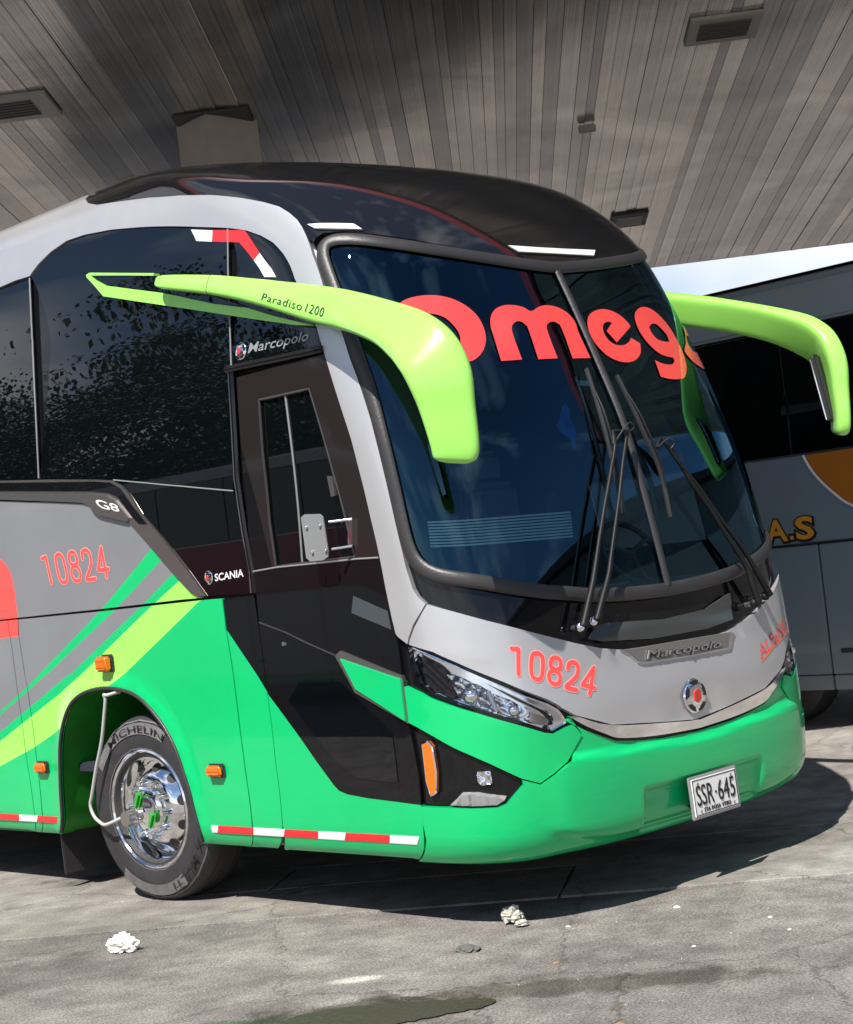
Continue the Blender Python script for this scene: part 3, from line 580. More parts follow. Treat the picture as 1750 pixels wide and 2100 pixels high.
    'blind': [(-1.338, 1.889), (-0.456, 1.867), (-0.484, 1.738), (-1.357, 1.761)],
    'curtain': [(-0.229, 2.448), (-0.211, 2.396), (-0.237, 2.330), (-0.272, 2.173), (-0.294, 2.217), (-0.328, 2.276), (-0.334, 2.327)],
    'plate': [(-0.226, 0.536), (0.185, 0.524), (0.284, 0.312), (-0.186, 0.343)],
}


# ---------------------------------------------------------------- panels cut out of the body surface
def mirror(uv):
    return [(-u, v) for u, v in reversed(uv)]


def whole(uv):
    """Half outline that starts and ends on the centre line -> closed outline of both halves."""
    uv = [(0.0, v) if abs(u) < 0.03 else (u, v) for u, v in uv]
    return uv + [(-u, v) for u, v in reversed(uv) if abs(u) > 1e-6]


def resample(poly, step, closed=True):
    out = []
    k = len(poly)
    for i in range(k if closed else k - 1):
        a, b = np.array(poly[i]), np.array(poly[(i + 1) % k])
        n = max(1, int(math.ceil(np.linalg.norm(b - a) / step)))
        for s in range(n):
            out.append(tuple(a + (b - a) * s / n))
    if not closed:
        out.append(tuple(poly[-1]))
    return out


def inside(poly, P):
    """Vectorised even-odd test."""
    P = np.asarray(P, float)
    x, y = P[:, 0], P[:, 1]
    r = np.zeros(len(P), bool)
    q = np.array(poly, float)
    for (x1, y1), (x2, y2) in zip(q, np.roll(q, -1, 0)):
        if y1 == y2:
            continue
        c_ = ((y1 > y) != (y2 > y)) & (x < (x2 - x1) * (y - y1) / (y2 - y1) + x1)
        r ^= c_
    return r


def area(poly):
    q = np.array(poly)
    return 0.5 * np.sum(q[:, 0] * np.roll(q[:, 1], -1) - np.roll(q[:, 0], -1) * q[:, 1])


def inset(poly, d):
    if not d:
        return poly
    q = np.array(poly, float)
    if area(poly) < 0:
        q = q[::-1]
    e = np.roll(q, -1, 0) - q
    ln = np.maximum(np.linalg.norm(e, axis=1, keepdims=True), 1e-9)
    n = np.stack([-e[:, 1], e[:, 0]], 1) / ln
    m = n + np.roll(n, 1, 0)
    q = q + m * (2 * d / np.maximum((m * m).sum(1, keepdims=True), 0.8))
    return [tuple(p) for p in q]


def edge_dist(poly, P):
    q = np.array(poly, float)
    best = np.full(len(P), 1e9)
    for a, b in zip(q, np.roll(q, -1, 0)):
        ab = b - a
        t = np.clip(((P - a) @ ab) / max(ab @ ab, 1e-12), 0, 1)
        best = np.minimum(best, np.linalg.norm(P - (a + t[:, None] * ab), axis=1))
    return best


def patch(name, poly, mats, parent, off=0.0, depth=0.012, gap=0.0, step=0.06, holes=(), livery=(), relief=None, rough_u=None, **kw):
    """A piece of the body skin: poly and holes in (u, v); livery = [(poly, material index)] painted in order."""
    poly = resample(inset(poly, gap), step)
    holes = [resample(h, step) for h in holes]
    lines = [resample(lp, step) for lp, _ in livery]
    q = np.array(poly)
    lo, hi = q.min(0), q.max(0)
    gu = np.arange(lo[0], hi[0] + step, step)
    if rough_u:
        gu = np.array([g for i, g in enumerate(gu) if abs(g) < rough_u or i % 6 == 0])
    gv = np.arange(lo[1], hi[1] + step, step)
    G = np.stack(np.meshgrid(gu, gv), -1).reshape(-1, 2)
    G = G[inside(poly, G)]
    for pl in [poly] + holes:
        if len(G):
            G = G[edge_dist(pl, G) > step * 0.45]
    for h in holes:
        if len(G):
            G = G[~inside(h, G)]
    V, E = [], []
    for pl in [poly] + holes + lines:
        s = len(V)
        V += [Vector(p) for p in pl]
        E += [(s + i, s + (i + 1) % len(pl)) for i in range(len(pl))]
    V += [Vector(p) for p in G]
    vo, eo, fo, _, _, _ = delaunay_2d_cdt(V, E, [], 0, 1e-5)
    P = np.array([(p.x, p.y) for p in vo])
    T = np.array([f for f in fo if len(f) == 3])
    ctr = P[T].mean(1)
    keep = inside(poly, ctr)
    for h in holes:
        keep &= ~inside(h, ctr)
    T, ctr = T[keep], ctr[keep]
    ar = (P[T[:, 1], 0] - P[T[:, 0], 0]) * (P[T[:, 2], 1] - P[T[:, 0], 1]) - (P[T[:, 2], 0] - P[T[:, 0], 0]) * (P[T[:, 1], 1] - P[T[:, 0], 1])
    T[ar < 0] = T[ar < 0][:, ::-1]
    T = T[np.abs(ar) > 1e-9]
    ctr = P[T].mean(1)
    mi = np.zeros(len(T), int)
    for lp, k in livery:
        mi[inside(lp, ctr)] = k
    used = np.unique(T)
    rm = -np.ones(len(P), int)
    rm[used] = np.arange(len(used))
    T, P = rm[T], P[used]
    X, N = S(P[:, 0], P[:, 1]), SN(P[:, 0], P[:, 1])
    o_ = np.full(len(P), off) if relief is None else off + relief(P)
    top = X + N * o_[:, None]
    if relief is not None:
        e = 0.004
        tu = (S(P[:, 0] + e, P[:, 1]) + SN(P[:, 0] + e, P[:, 1]) * (off + relief(P + [e, 0]))[:, None]) - top
        tv = (S(P[:, 0], P[:, 1] + e) + SN(P[:, 0], P[:, 1] + e) * (off + relief(P + [0, e]))[:, None]) - top
        N = np.cross(tu, tv)
        N /= np.linalg.norm(N, axis=1, keepdims=True)
    F = [tuple(t) for t in T]
    mi = list(mi)
    verts, norms = list(top), list(N)
    if depth:
        cnt = {}
        for fi, (a, b, c_) in enumerate(T):
            for e in ((a, b), (b, c_), (c_, a)):
                cnt.setdefault((min(e), max(e)), []).append((e, fi))
        for es in cnt.values():
            if len(es) == 1:
                (a, b), fi = es[0]
                s = len(verts)
                pa, pb, na, nb = top[a], top[b], N[a], N[b]
                side = np.cross(pb - pa, na)
                side /= max(np.linalg.norm(side), 1e-9)
                verts += [pa, pb, pb - nb * depth, pa - na * depth]
                norms += [side] * 4
                F.append((s, s + 3, s + 2, s + 1))
                mi.append(mi[fi])
    return mesh_obj(name, verts, F, mats, parent, True, mi, norms, **kw)


def on(uv, off=0.0):
    """Points of the body at (u, v) lifted by off."""
    a = np.array(uv, float)
    return [tuple(p) for p in S(a[:, 0], a[:, 1]) + SN(a[:, 0], a[:, 1]) * off]


def normals_at(uv):
    a = np.array(uv, float)
    return [tuple(p) for p in SN(a[:, 0], a[:, 1])]


def decal_text(text, quad, m, parent, off=0.004, thick=0.0, shear=0.0, spacing=1.0, name='lettering', bold=0.0):
    V, F = font_mesh(text, bold, shear=shear, spacing=spacing)
    P = bilerp(quad, V)
    X = S(P[:, 0], P[:, 1]) + SN(P[:, 0], P[:, 1]) * off
    N = SN(P[:, 0], P[:, 1])
    if thick:
        bm = bmesh.new()
        vs = [bm.verts.new(p) for p in X]
        fs = [bm.faces.new([vs[i] for i in f]) for f in F]
        ex = bmesh.ops.extrude_face_region(bm, geom=fs)
        for g in ex['geom']:
            if isinstance(g, bmesh.types.BMVert):
                g.co += Vector(N[0]) * thick
        return bm_obj(name, bm, m, parent, angle=30)
    return mesh_obj(name, X, F, m, parent)


DIGITS = {  # stroke paths in a 0..1 box
    '1': [[(0.12, 0.93), (0.52, 0.97), (0.52, 0.03)]],
    '0': [[(0.5, 1), (0.78, 0.92), (0.88, 0.7), (0.88, 0.3), (0.78, 0.08), (0.5, 0), (0.22, 0.08), (0.12, 0.3), (0.12, 0.7), (0.22, 0.92), (0.5, 1)]],
    '8': [[(0.5, 0.53), (0.2, 0.62), (0.14, 0.77), (0.24, 0.94), (0.5, 1), (0.76, 0.94), (0.86, 0.77), (0.8, 0.62), (0.5, 0.53), (0.18, 0.42), (0.1, 0.22), (0.22, 0.05), (0.5, 0), (0.78, 0.05), (0.9, 0.22), (0.82, 0.42), (0.5, 0.53)]],
    '2': [[(0.12, 0.72), (0.18, 0.92), (0.48, 1), (0.76, 0.93), (0.86, 0.74), (0.78, 0.5), (0.45, 0.24), (0.12, 0.0), (0.92, 0.0)]],
    '4': [[(0.70, 0.0), (0.70, 1.0), (0.06, 0.26), (0.98, 0.26)]]}


def stroke_number(text, quad, m, parent, width, off, name='fleet_number', slot=0.2, margin=0.1):
    """Numerals drawn as round-jointed strokes lying on the body."""
    V, F = [], []
    n = len(text)
    q = np.array(quad, float)
    wid = np.linalg.norm(S(*q[1]) - S(*q[0]))
    hei = np.linalg.norm(S(*q[3]) - S(*q[0]))
    for i, ch in enumerate(text):
        for st in DIGITS[ch]:
            P = np.array(smooth_path(st, 4) if ch in '082' else st)
            P = np.stack([(i + margin + P[:, 0] * (1 - 2 * margin)) / n, 0.06 + P[:, 1] * 0.88], 1)
            M = P * [wid, hei]
            k = len(M)
            for j in range(k - 1):
                d = M[j + 1] - M[j]
                d /= max(np.linalg.norm(d), 1e-9)
                nn = np.array([-d[1], d[0]]) * width / 2
                a, b = M[j], M[j + 1]
                s = len(V)
                V += [a - nn, b - nn, b + nn, a + nn]
                F.append((s, s + 1, s + 2, s + 3))
            for j in range(k):
                s = len(V)
                V += [M[j] + np.array([math.cos(t), math.sin(t)]) * width / 2 for t in np.linspace(0, 2 * math.pi, 9)[:-1]]
                F.append(tuple(range(s, s + 8)))
    vo, _, fo, _, _, src = delaunay_2d_cdt([Vector(p) for p in V], [], F, 0, 1e-6)
    fo = [f for f, s in zip(fo, src) if len(s)]
    V = np.array([(p.x, p.y) for p in vo]) / [wid, hei]
    P = bilerp(quad, V)
    X = S(P[:, 0], P[:, 1]) + SN(P[:, 0], P[:, 1]) * off
    return mesh_obj(name, X, fo, m, parent)


# ================================================================ the coach
coach = empty('coach', (0, 5.6, 0), 'green, grey and silver long-distance coach with black front and lime mirrors, parked nearest', 'coach')
UE = -10.9          # rear end of the flank

# openings
wind_half = [(0.0, OUT['gasket'][0][1])] + OUT['gasket'][1:-1] + [(0.0, OUT['gasket'][-1][1])]
wind_all = whole(wind_half)
ARCH = np.array(resample([(-4.695, 0.33)] + OUT['arch_hole'] + [(-3.28, 0.33)], 0.05, closed=False))
for _ in range(4):
    ARCH[1:-1] = 0.5 * ARCH[1:-1] + 0.25 * (ARCH[:-2] + ARCH[2:])
ARCH = [tuple(p) for p in ARCH]
arch_open = [(-4.70, 0.10)] + ARCH + [(-3.26, 0.10)]
driver_win = [(1.74, 1.62), (2.50, 1.62), (2.50, 2.62), (1.86, 2.62), (1.74, 2.2)]
rear_arch = [(u + 3.98 - 9.1, v) for u, v in arch_open]
skin = [(UE, 0.20), (-UE, 0.20), (-UE, 4.30), (UE, 4.30)]
shell = patch('body_shell', skin, [BLACK], coach, off=-0.022, depth=0.0, step=0.085, rough_u=5.6,
              holes=[wind_all, arch_open, mirror(arch_open), rear_arch, mirror(rear_arch), driver_win]
              + [k(inset(OUT[n_], 0.004)) for n_ in ('headlight', 'fog') for k in (list, mirror)])
# tail and floor close the body
_v = np.linspace(0.2, 4.3, 40)
tail = [S(UE, v) for v in _v] + [S(-UE, v) for v in _v[::-1]]
mesh_obj('tail_panel', tail, [tuple(range(len(tail)))[::-1]], GREY, coach)
box_obj('underbody', (0, 1.45, 0.50), (2.2, 1.7, 0.22), MATTBLACK, coach)
box_obj('underbody', (0, 7.2, 0.48), (2.35, 6.4, 0.3), MATTBLACK, coach)
for sx in (-1, 1):
    box_obj('chassis_rail', (sx * 0.42, 5.5, 0.62), (0.09, 10, 0.26), MATTBLACK, coach)

# roof cover and silver sweep
dome = whole([(0.0, 3.075)] + [(u, v) for u, v in reversed(OUT['dome'][:-4]) if u < -0.02] + [(-1.9, 4.20), (0.0, 4.22)])
patch('roof_cover', dome, [DOME], coach, off=0.004, depth=0.025, gap=0.002, step=0.05)
vw = OUT['arch'][-1][1]
arch_poly = OUT['arch'] + [(UE, vw - 0.02), (UE, 4.295), (-2.3, 4.295), (-2.2, 4.22)]
for side in (-1, 1):
    pl = arch_poly if side < 0 else mirror(arch_poly)
    patch('roof_sweep', pl, [SILVER], coach, off=0.006, depth=0.028, gap=0.002, step=0.055, rough_u=5.6)

# windscreen: two panes, rubber surround, centre bar
for side in (-1, 1):
    h = [(min(u, -0.006), v) for u, v in wind_half]
    ws = patch('windscreen_pane', h if side < 0 else mirror(h), [WINDSHIELD], coach, off=-0.012, depth=0.0, step=0.05)
gpts = resample(wind_half, 0.05, closed=False)
gfull = gpts + [(-u, v) for u, v in reversed(gpts[1:-1])]
gp = np.array(gfull)
for _ in range(3):
    gp = 0.5 * gp + 0.25 * (np.roll(gp, 1, 0) + np.roll(gp, -1, 0))
gp = smooth_path(gp, 2, closed=True)
tube_obj('windscreen_seal', on(gp, -0.002), 0.034, RUBBER, coach, n=12, up=normals_at(gp), flat=0.42, closed=True)
cb = [(0.0, v) for v in np.linspace(OUT['gasket'][0][1] - 0.02, OUT['gasket'][-1][1] + 0.02, 24)]
tube_obj('centre_bar', on(cb, 0.0), 0.021, RUBBER, coach, n=8, up=normals_at(cb), flat=0.7)

# side glass
pa = OUT['pane_a']
patch('window_pane', OUT['div_ab'] + [(-5.9, 2.45), (-5.9, 3.585), (-4.5, 3.59)], [PANE], coach, off=0.0, depth=0.02, gap=0.003, step=0.1)
for k in range(3):
    a = -5.91 - k * 1.6
    patch('window_pane', [(a, 3.585), (a, 2.45), (a - 1.59, 2.45), (a - 1.59, 3.585)], [PANE], coach, off=0.0, depth=0.02, gap=0.004, step=0.3)
for key in ('pane_b', 'pane_c', 'pane_d'):
    patch('window_pane', OUT[key], [PANE], coach, off=0.0, depth=0.02, gap=0.002, step=0.07)
for k in range(5):
    a = 2.9 + k * 1.6
    patch('window_pane', [(a, 3.585), (a + 1.59, 3.585), (a + 1.59, 2.2), (a, 2.2)], [PANE], coach, off=0.0, depth=0.02, gap=0.004, step=0.3)
patch('driver_window', driver_win, [SIDEGLASS], coach, off=-0.012, depth=0.0, step=0.2)
for key, r_ in (('div_ab', 0.006), ('div_bc', 0.005), ('div_d', 0.004)):
    pts = resample(OUT[key], 0.08, closed=False)
    tube_obj('window_joint', on(pts, 0.003), r_, SEAL, coach, n=6)
pts = resample(OUT['post'], 0.06, closed=False)
tube_obj('door_post', on(pts, 0.0), 0.022, BLACK, coach, n=8, up=normals_at(pts), flat=0.5)
pts = resample(OUT['drip'], 0.06, closed=False)
tube_obj('drip_rail', on(pts, 0.008), 0.018, BLACK, coach, n=10)

# flank panels with the painted stripes
def above(line):
    """Region of the flank up and behind a stripe edge."""
    return line + [(-12.0, line[-1][1] - 0.6), (-12.0, 3.2), (-2.0, 3.2)]


STRIPES = [(above(OUT['b5']), 1), (above(OUT['b4']), 0), (above(OUT['b3']), 2), (above(OUT['b2']), 0), (above(OUT['b1']), 2), (OUT['red_swoosh'], 3)]
SIDEMATS = [GREEN, LIME, GREY, RED, BLACK]
upper = [(-10.8, OUT['belt'][0][1])] + OUT['upper_panel'] + [(-10.8, OUT['upper_panel'][-1][1])]
patch('flank_panel', upper, SIDEMATS, coach, off=0.0, depth=0.02, gap=0.004, step=0.1, livery=STRIPES)


def flare(P):
    """The lip pressed out round the wheel opening."""
    d = edge_dist(arch_open, P)
    return 0.022 * np.exp(-(d / 0.055) ** 2) * (P[:, 1] > 0.3)


LOW = 0.235
p2 = OUT['p2'][:-1] + [(-2.86, LOW + 0.02), (-2.86, LOW), (-4.93, LOW)] + OUT['p2_left'][1:]
patch('flank_panel', p2, SIDEMATS, coach, off=0.0, depth=0.02, gap=0.005, step=0.055, holes=[arch_open], livery=STRIPES, relief=flare)
sp = OUT['strip_panel']
patch('flank_panel', sp[:7] + [(-4.93, LOW), (-5.0, LOW)] + sp[9:], SIDEMATS, coach, off=0.0, depth=0.02, gap=0.004, step=0.06, livery=STRIPES)
patch('flank_panel', [sp[0]] + list(reversed(sp[9:])) + [(-5.0, LOW), (-7.0, LOW), (-7.0, OUT['belt'][0][1])], SIDEMATS, coach, off=0.0, depth=0.02, gap=0.004, step=0.09, livery=STRIPES)
patch('flank_panel', [(-7.0, LOW), (-10.8, LOW), (-10.8, 1.628), (-7.0, 1.628)], SIDEMATS, coach, off=0.0, depth=0.02, gap=0.004, step=0.3, livery=STRIPES, holes=[rear_arch])
p3 = OUT['p3']
patch('flank_panel', p3[:6] + [(-2.86, LOW), (-2.64, LOW)] + p3[8:], SIDEMATS, coach, off=0.0, depth=0.02, gap=0.004, step=0.06, livery=[(OUT['black_front'], 4)])
for k in range(3):
    a = 1.8 + k * 3.0
    patch('flank_panel', [(a, LOW), (a + 2.99, LOW), (a + 2.99, 1.60), (a, 1.60)], [GREEN], coach, off=0.0, depth=0.02, gap=0.005, step=0.12, holes=[mirror(arch_open), mirror(rear_arch)])
    patch('flank_panel', [(a + 0.9, 1.61), (a + 2.99, 1.61), (a + 2.99, 2.19), (a + 0.9, 2.19)], [GREY], coach, off=0.0, depth=0.02, gap=0.005, step=0.2)

# entrance door
dr = OUT['door']
door_poly = dr[:-2] + [(-1.60, LOW + 0.03), (-1.60, LOW), (-2.56, LOW), (-2.60, 0.30)] + OUT['door_rear'][1:]
lower_cut = OUT['door_mid']
upper_zone = [(-2.4, 2.8), (-1.5, 2.8), (-1.5, lower_cut[-1][1])] + list(reversed(lower_cut)) + [(-2.4, lower_cut[0][1])]
door = patch('door', door_poly, [BLACK, GREEN, SATIN], coach, off=0.002, depth=0.024, gap=0.004, step=0.05,
             livery=[(upper_zone, 2), (OUT['green_front'], 1)], holes=[inset(OUT['door_glass'], 0.0)])
patch('door_glass', OUT['door_glass'], [PANE], door, off=-0.014, depth=0.0, step=0.08)
pts = resample(OUT['door_glass'] + OUT['door_glass'][:1], 0.06, closed=False)
tube_obj('door_glass_seal', on(pts, -0.002), 0.007, DARKTRIM, door, n=6)
a, b = np.array(OUT['door_glass'][0]) * 0.5 + np.array(OUT['door_glass'][1]) * 0.5, np.array(OUT['door_glass'][6]) * 0.33 + np.array(OUT['door_glass'][7]) * 0.67
pts = resample([tuple(a), tuple(b)], 0.1, closed=False)
tube_obj('door_glass_divider', on(pts, -0.010), 0.006, SEAL, door, n=6)
pts = resample(OUT['door_mid'], 0.06, closed=False)
tube_obj('door_joint', on(pts, 0.003), 0.005, SEAL, door, n=6)
pts = resample(OUT['door_diag'], 0.06, closed=False)
tube_obj('door_joint', on(pts, 0.003), 0.004, DARKTRIM, door, n=6)
patch('lower_door_glass', OUT['door_low_glass'], [PANE], door, off=0.006, depth=0.004, step=0.07)
patch('fin_trim', OUT['fin_trim'], [SATINCHROME], door, off=0.010, depth=0.02, step=0.05)
patch('green_fin', OUT['fin'], [GREEN], door, off=0.018, depth=0.02, step=0.05)
patch('film_patch', OUT['film'], [mat('grey film', (0.055, 0.065, 0.07), 0.16)], door, off=0.004, depth=0.0, step=0.06)
patch('door_latch', OUT['handle'], [SATINCHROME], door, off=0.016, depth=0.02, step=0.05)
lk = on([OUT['lock'][0]], 0.004)[0]
bm = bmesh.new()
bmesh.ops.create_cone(bm, cap_ends=True, segments=16, radius1=0.014, radius2=0.011, depth=0.012, matrix=Matrix.Translation(lk) @ Matrix.Rotation(R(-90), 4, 'Y'))
bm_obj('lock', bm, CHROME, door, angle=40)
# clear blind-spot plate on a hinge
dm = OUT['door_mirror']
patch('blind_spot_plate', dm, [haze_sheet('hazy acrylic', (0.42, 0.44, 0.44), 0.5)], coach, off=0.09, depth=0.006, step=0.05, gap=0.002)
blk = OUT['door_bracket']
patch('plate_hinge', [blk[1], blk[2], (blk[2][0] - 0.03, blk[2][1]), (blk[1][0] - 0.03, blk[1][1])], [CHROME], coach, off=0.02, depth=0.02, step=0.05)
for p, q_ in ((blk[0], blk[1]), (blk[3], blk[2])):
    A_, B_ = on([p], 0.085)[0], on([q_], 0.02)[0]
    tube_obj('plate_arm', [A_, B_], 0.007, CHROME, coach, n=8)
dmc = np.array(dm).mean(0)
for du, dv in ((-.05, .06), (.05, .06), (-.05, -.06), (.05, -.06)):
    p = on([(dmc[0] + du, dmc[1] + dv)], 0.095)[0]
    bm = bmesh.new()
    bmesh.ops.create_uvsphere(bm, u_segments=10, v_segments=6, radius=0.009, matrix=Matrix.Translation(p))
    bm_obj('plate_bolt', bm, CHROME, coach, smooth=True)

# smoked trim that frames the grey panel
tr = [(-10.8, OUT['trim'][0][1])] + OUT['trim'] + [(-10.8, OUT['trim'][-1][1])]
patch('side_trim', tr, [SATINCHROME], coach, off=0.010, depth=0.02, step=0.07)
ti = [(-10.8, OUT['trim_inlay'][0][1])] + OUT['trim_inlay'] + [(-10.8, OUT['trim_inlay'][-1][1])]
patch('side_trim_inlay', ti, [BLACK], coach, off=0.014, depth=0.004, step=0.07)
bd = patch('series_badge', OUT['badge'], [SATINCHROME], coach, off=0.022, depth=0.014, step=0.05)
decal_text('G8', OUT['t_g8'], LAMPWHITE, bd, off=0.0235, bold=0.012)

# nose: silver hood, chrome strip, bumper
hood = whole([(0.0, OUT['hood'][8][1])] + OUT['hood'][7::-1] + OUT['hood'][:9:-1] + [(0.0, OUT['hood'][9][1])])


def hood_relief(P):
    u, v = np.abs(P[:, 0]), P[:, 1]
    ridge = 0.0015 * np.exp(-((v - (1.13 + 0.10 * u)) / 0.05) ** 2) * (u > 0.5)
    cup = -0.012 * np.exp(-((u / 0.20) ** 4)) * np.exp(-(((v - 0.84) / 0.10) ** 4))
    return ridge + cup


patch('hood', hood, [SILVER], coach, off=0.006, depth=0.028, gap=0.004, step=0.04, relief=hood_relief)
st = [(min(u, 0), v) for u, v in OUT['strip']]
strip_top = [p for p in st[:5]]
strip_bot = st[5:]
strip_top = strip_top[:2] + strip_top[3:]
strip = whole(smooth_path([(0.0, strip_bot[0][1])] + strip_bot[1:], 4) + smooth_path(strip_top[:-1] + [(0.0, strip_top[-1][1])], 4))
patch('hood_strip', strip, [CHROME], coach, off=0.012, depth=0.03, step=0.04)
bl = OUT['bumper_left']
bt = OUT['bumper']
b_half = [(0.0, bt[7][1])] + bt[6::-1] + [bl[-1]] + bl[-2:3:-1] + bl[3::-1][:3] + [(-1.60, 0.30), (-1.60, LOW), (-0.8, LOW), (0.0, LOW)]
bumper_poly = whole(b_half)


def step_at(x, e, w):
    """0 below e, 1 above, over a width w."""
    return 1 / (1 + np.exp(-np.clip((x - e) / w, -40, 40)))


def bumper_relief(P):
    u, v = np.abs(P[:, 0]), P[:, 1]
    mid_ = 1 - step_at(u, 0.98, 0.03)
    ledge = 0.034 * (1 - step_at(v, 0.700 + 0.05 * u, 0.006)) * (0.35 + 0.65 * mid_)
    chin_line = 0.36 + 0.10 * np.clip((u - 0.55) / 0.5, 0, 1) ** 2
    pocket = -0.034 * (1 - step_at(u, 0.46, 0.006)) * step_at(v, 0.335, 0.006) * (1 - step_at(v, 0.525, 0.006))
    tuck = -0.030 * (1 - step_at(v, chin_line, 0.010)) * mid_
    return ledge + pocket + tuck


patch('bumper', bumper_poly, [GREEN], coach, off=0.0, depth=0.03, gap=0.003, step=0.024, relief=bumper_relief)
for side in (-1, 1):
    f = (lambda q: q) if side < 0 else mirror
    patch('bumper_corner', f(OUT['corner_panel']), [GREEN], coach, off=0.006, depth=0.03, gap=0.003, step=0.045)
    # headlamp
    hl = patch('headlamp', f(OUT['headlight']), [REFLECTOR], coach, off=-0.055, depth=0.0, step=0.04)
    pts = resample(f(OUT['headlight']), 0.03)
    wall_t, wall_b = on(pts, 0.004), on(pts, -0.056)
    k = len(pts)
    mesh_obj('headlamp_rim', wall_t + wall_b, [(i, (i + 1) % k, k + (i + 1) % k, k + i) for i in range(k)], CHROME, hl)
    patch('lamp_bezel', f(OUT['lamp_rim_top']), [CHROME], hl, off=-0.010, depth=0.02, step=0.04)
    patch('lamp_reflector', f(OUT['lamp_main']), [REFLECTOR], hl, off=-0.034, depth=0.012, step=0.016, relief=lambda P: 0.014 * np.sin(P[:, 0] * 62) * np.cos(P[:, 1] * 80))
    patch('lamp_reflector', f(OUT['lamp_turn']), [REFLECTOR], hl, off=-0.026, depth=0.012, step=0.022, relief=lambda P: 0.011 * np.sin(P[:, 0] * 80 + P[:, 1] * 60) * np.cos(P[:, 1] * 70))
    patch('lamp_reflector', f(OUT['lamp_tip']), [SATINCHROME], hl, off=-0.030, depth=0.01, step=0.03)
    patch('lamp_grille', f(OUT['lamp_dark']), [mat('lamp dark mesh', (0.05, 0.052, 0.055), 0.3, 0.6)], hl, off=-0.034, depth=0.01, step=0.02, relief=lambda P: 0.006 * np.sin(P[:, 0] * 160) * np.sin(P[:, 1] * 160))
    for (t0, t1) in ((0.30, 0.36), (0.62, 0.70)):
        a = np.array(OUT['lamp_main']).mean(0) if t0 < .5 else np.array(OUT['lamp_turn']).mean(0)
        p = on(f([tuple(a)]), -0.012)[0]
        bm = bmesh.new()
        bmesh.ops.create_uvsphere(bm, u_segments=18, v_segments=12, radius=0.036 if t0 < .5 else 0.026, matrix=Matrix.Translation(p))
        bm_obj('projector_lens', bm, CHROME, hl, smooth=True)
    a, b = OUT['lamp_main'][3], OUT['lamp_main'][4]
    tube_obj('light_blade', on(f([a, b]), -0.010), 0.011, LAMPWHITE, hl, n=6)
    patch('lamp_lens', f(OUT['headlight']), [CLEAR], hl, off=0.004, depth=0.0, step=0.05)
    # fog lamp pocket
    fg = patch('fog_lamp_pocket', f(OUT['fog']), [BLACK], coach, off=-0.016, depth=0.0, step=0.05)
    patch('fog_lens', f(OUT['fog_lens']), [REFLECTOR], fg, off=-0.006, depth=0.012, step=0.02, relief=lambda P: 0.004 * np.sin(P[:, 0] * 120))
    patch('fog_lens_cover', f(OUT['fog_lens']), [CLEAR], fg, off=0.004, depth=0.0, step=0.06)
    patch('daylight_lamp', f(OUT['fog_small']), [CHROME], fg, off=-0.006, depth=0.012, step=0.018, relief=lambda P: 0.006 * np.sin(P[:, 0] * 130) * np.sin(P[:, 1] * 130))
    am = f(OUT['amber'])
    patch('side_reflector', am, [AMBER], fg, off=0.010, depth=0.025, step=0.03)
    pts = resample(am + am[:1], 0.03, closed=False)
    tube_obj('reflector_frame', on(pts, 0.004), 0.007, CHROME, fg, n=6)

# name plate, emblem, number plate
npl = patch('name_plate', OUT['nameplate'], [CHROME], coach, off=0.014, depth=0.012, step=0.05)
patch('name_plate_face', OUT['nameplate_in'], [mat('brushed plate', (0.30, 0.285, 0.27), 0.32, 0.7)], npl, off=0.017, depth=0.004, step=0.05)
decal_text('Marcopolo', OUT['t_nameplate'], PLATEBLACK, npl, off=0.0178, thick=0.003, shear=0.18, bold=0.022)
decal_text('Marcopolo', OUT['t_nameplate'], CHROME, npl, off=0.0215, thick=0.004, shear=0.18)
eu, ev = OUT['emblem'][0]
ec, en = Vector(on([(0.0, ev)], 0.0)[0]), Vector(normals_at([(0.0, ev)])[0])
eq = en.to_track_quat('Z', 'Y').to_matrix().to_4x4()


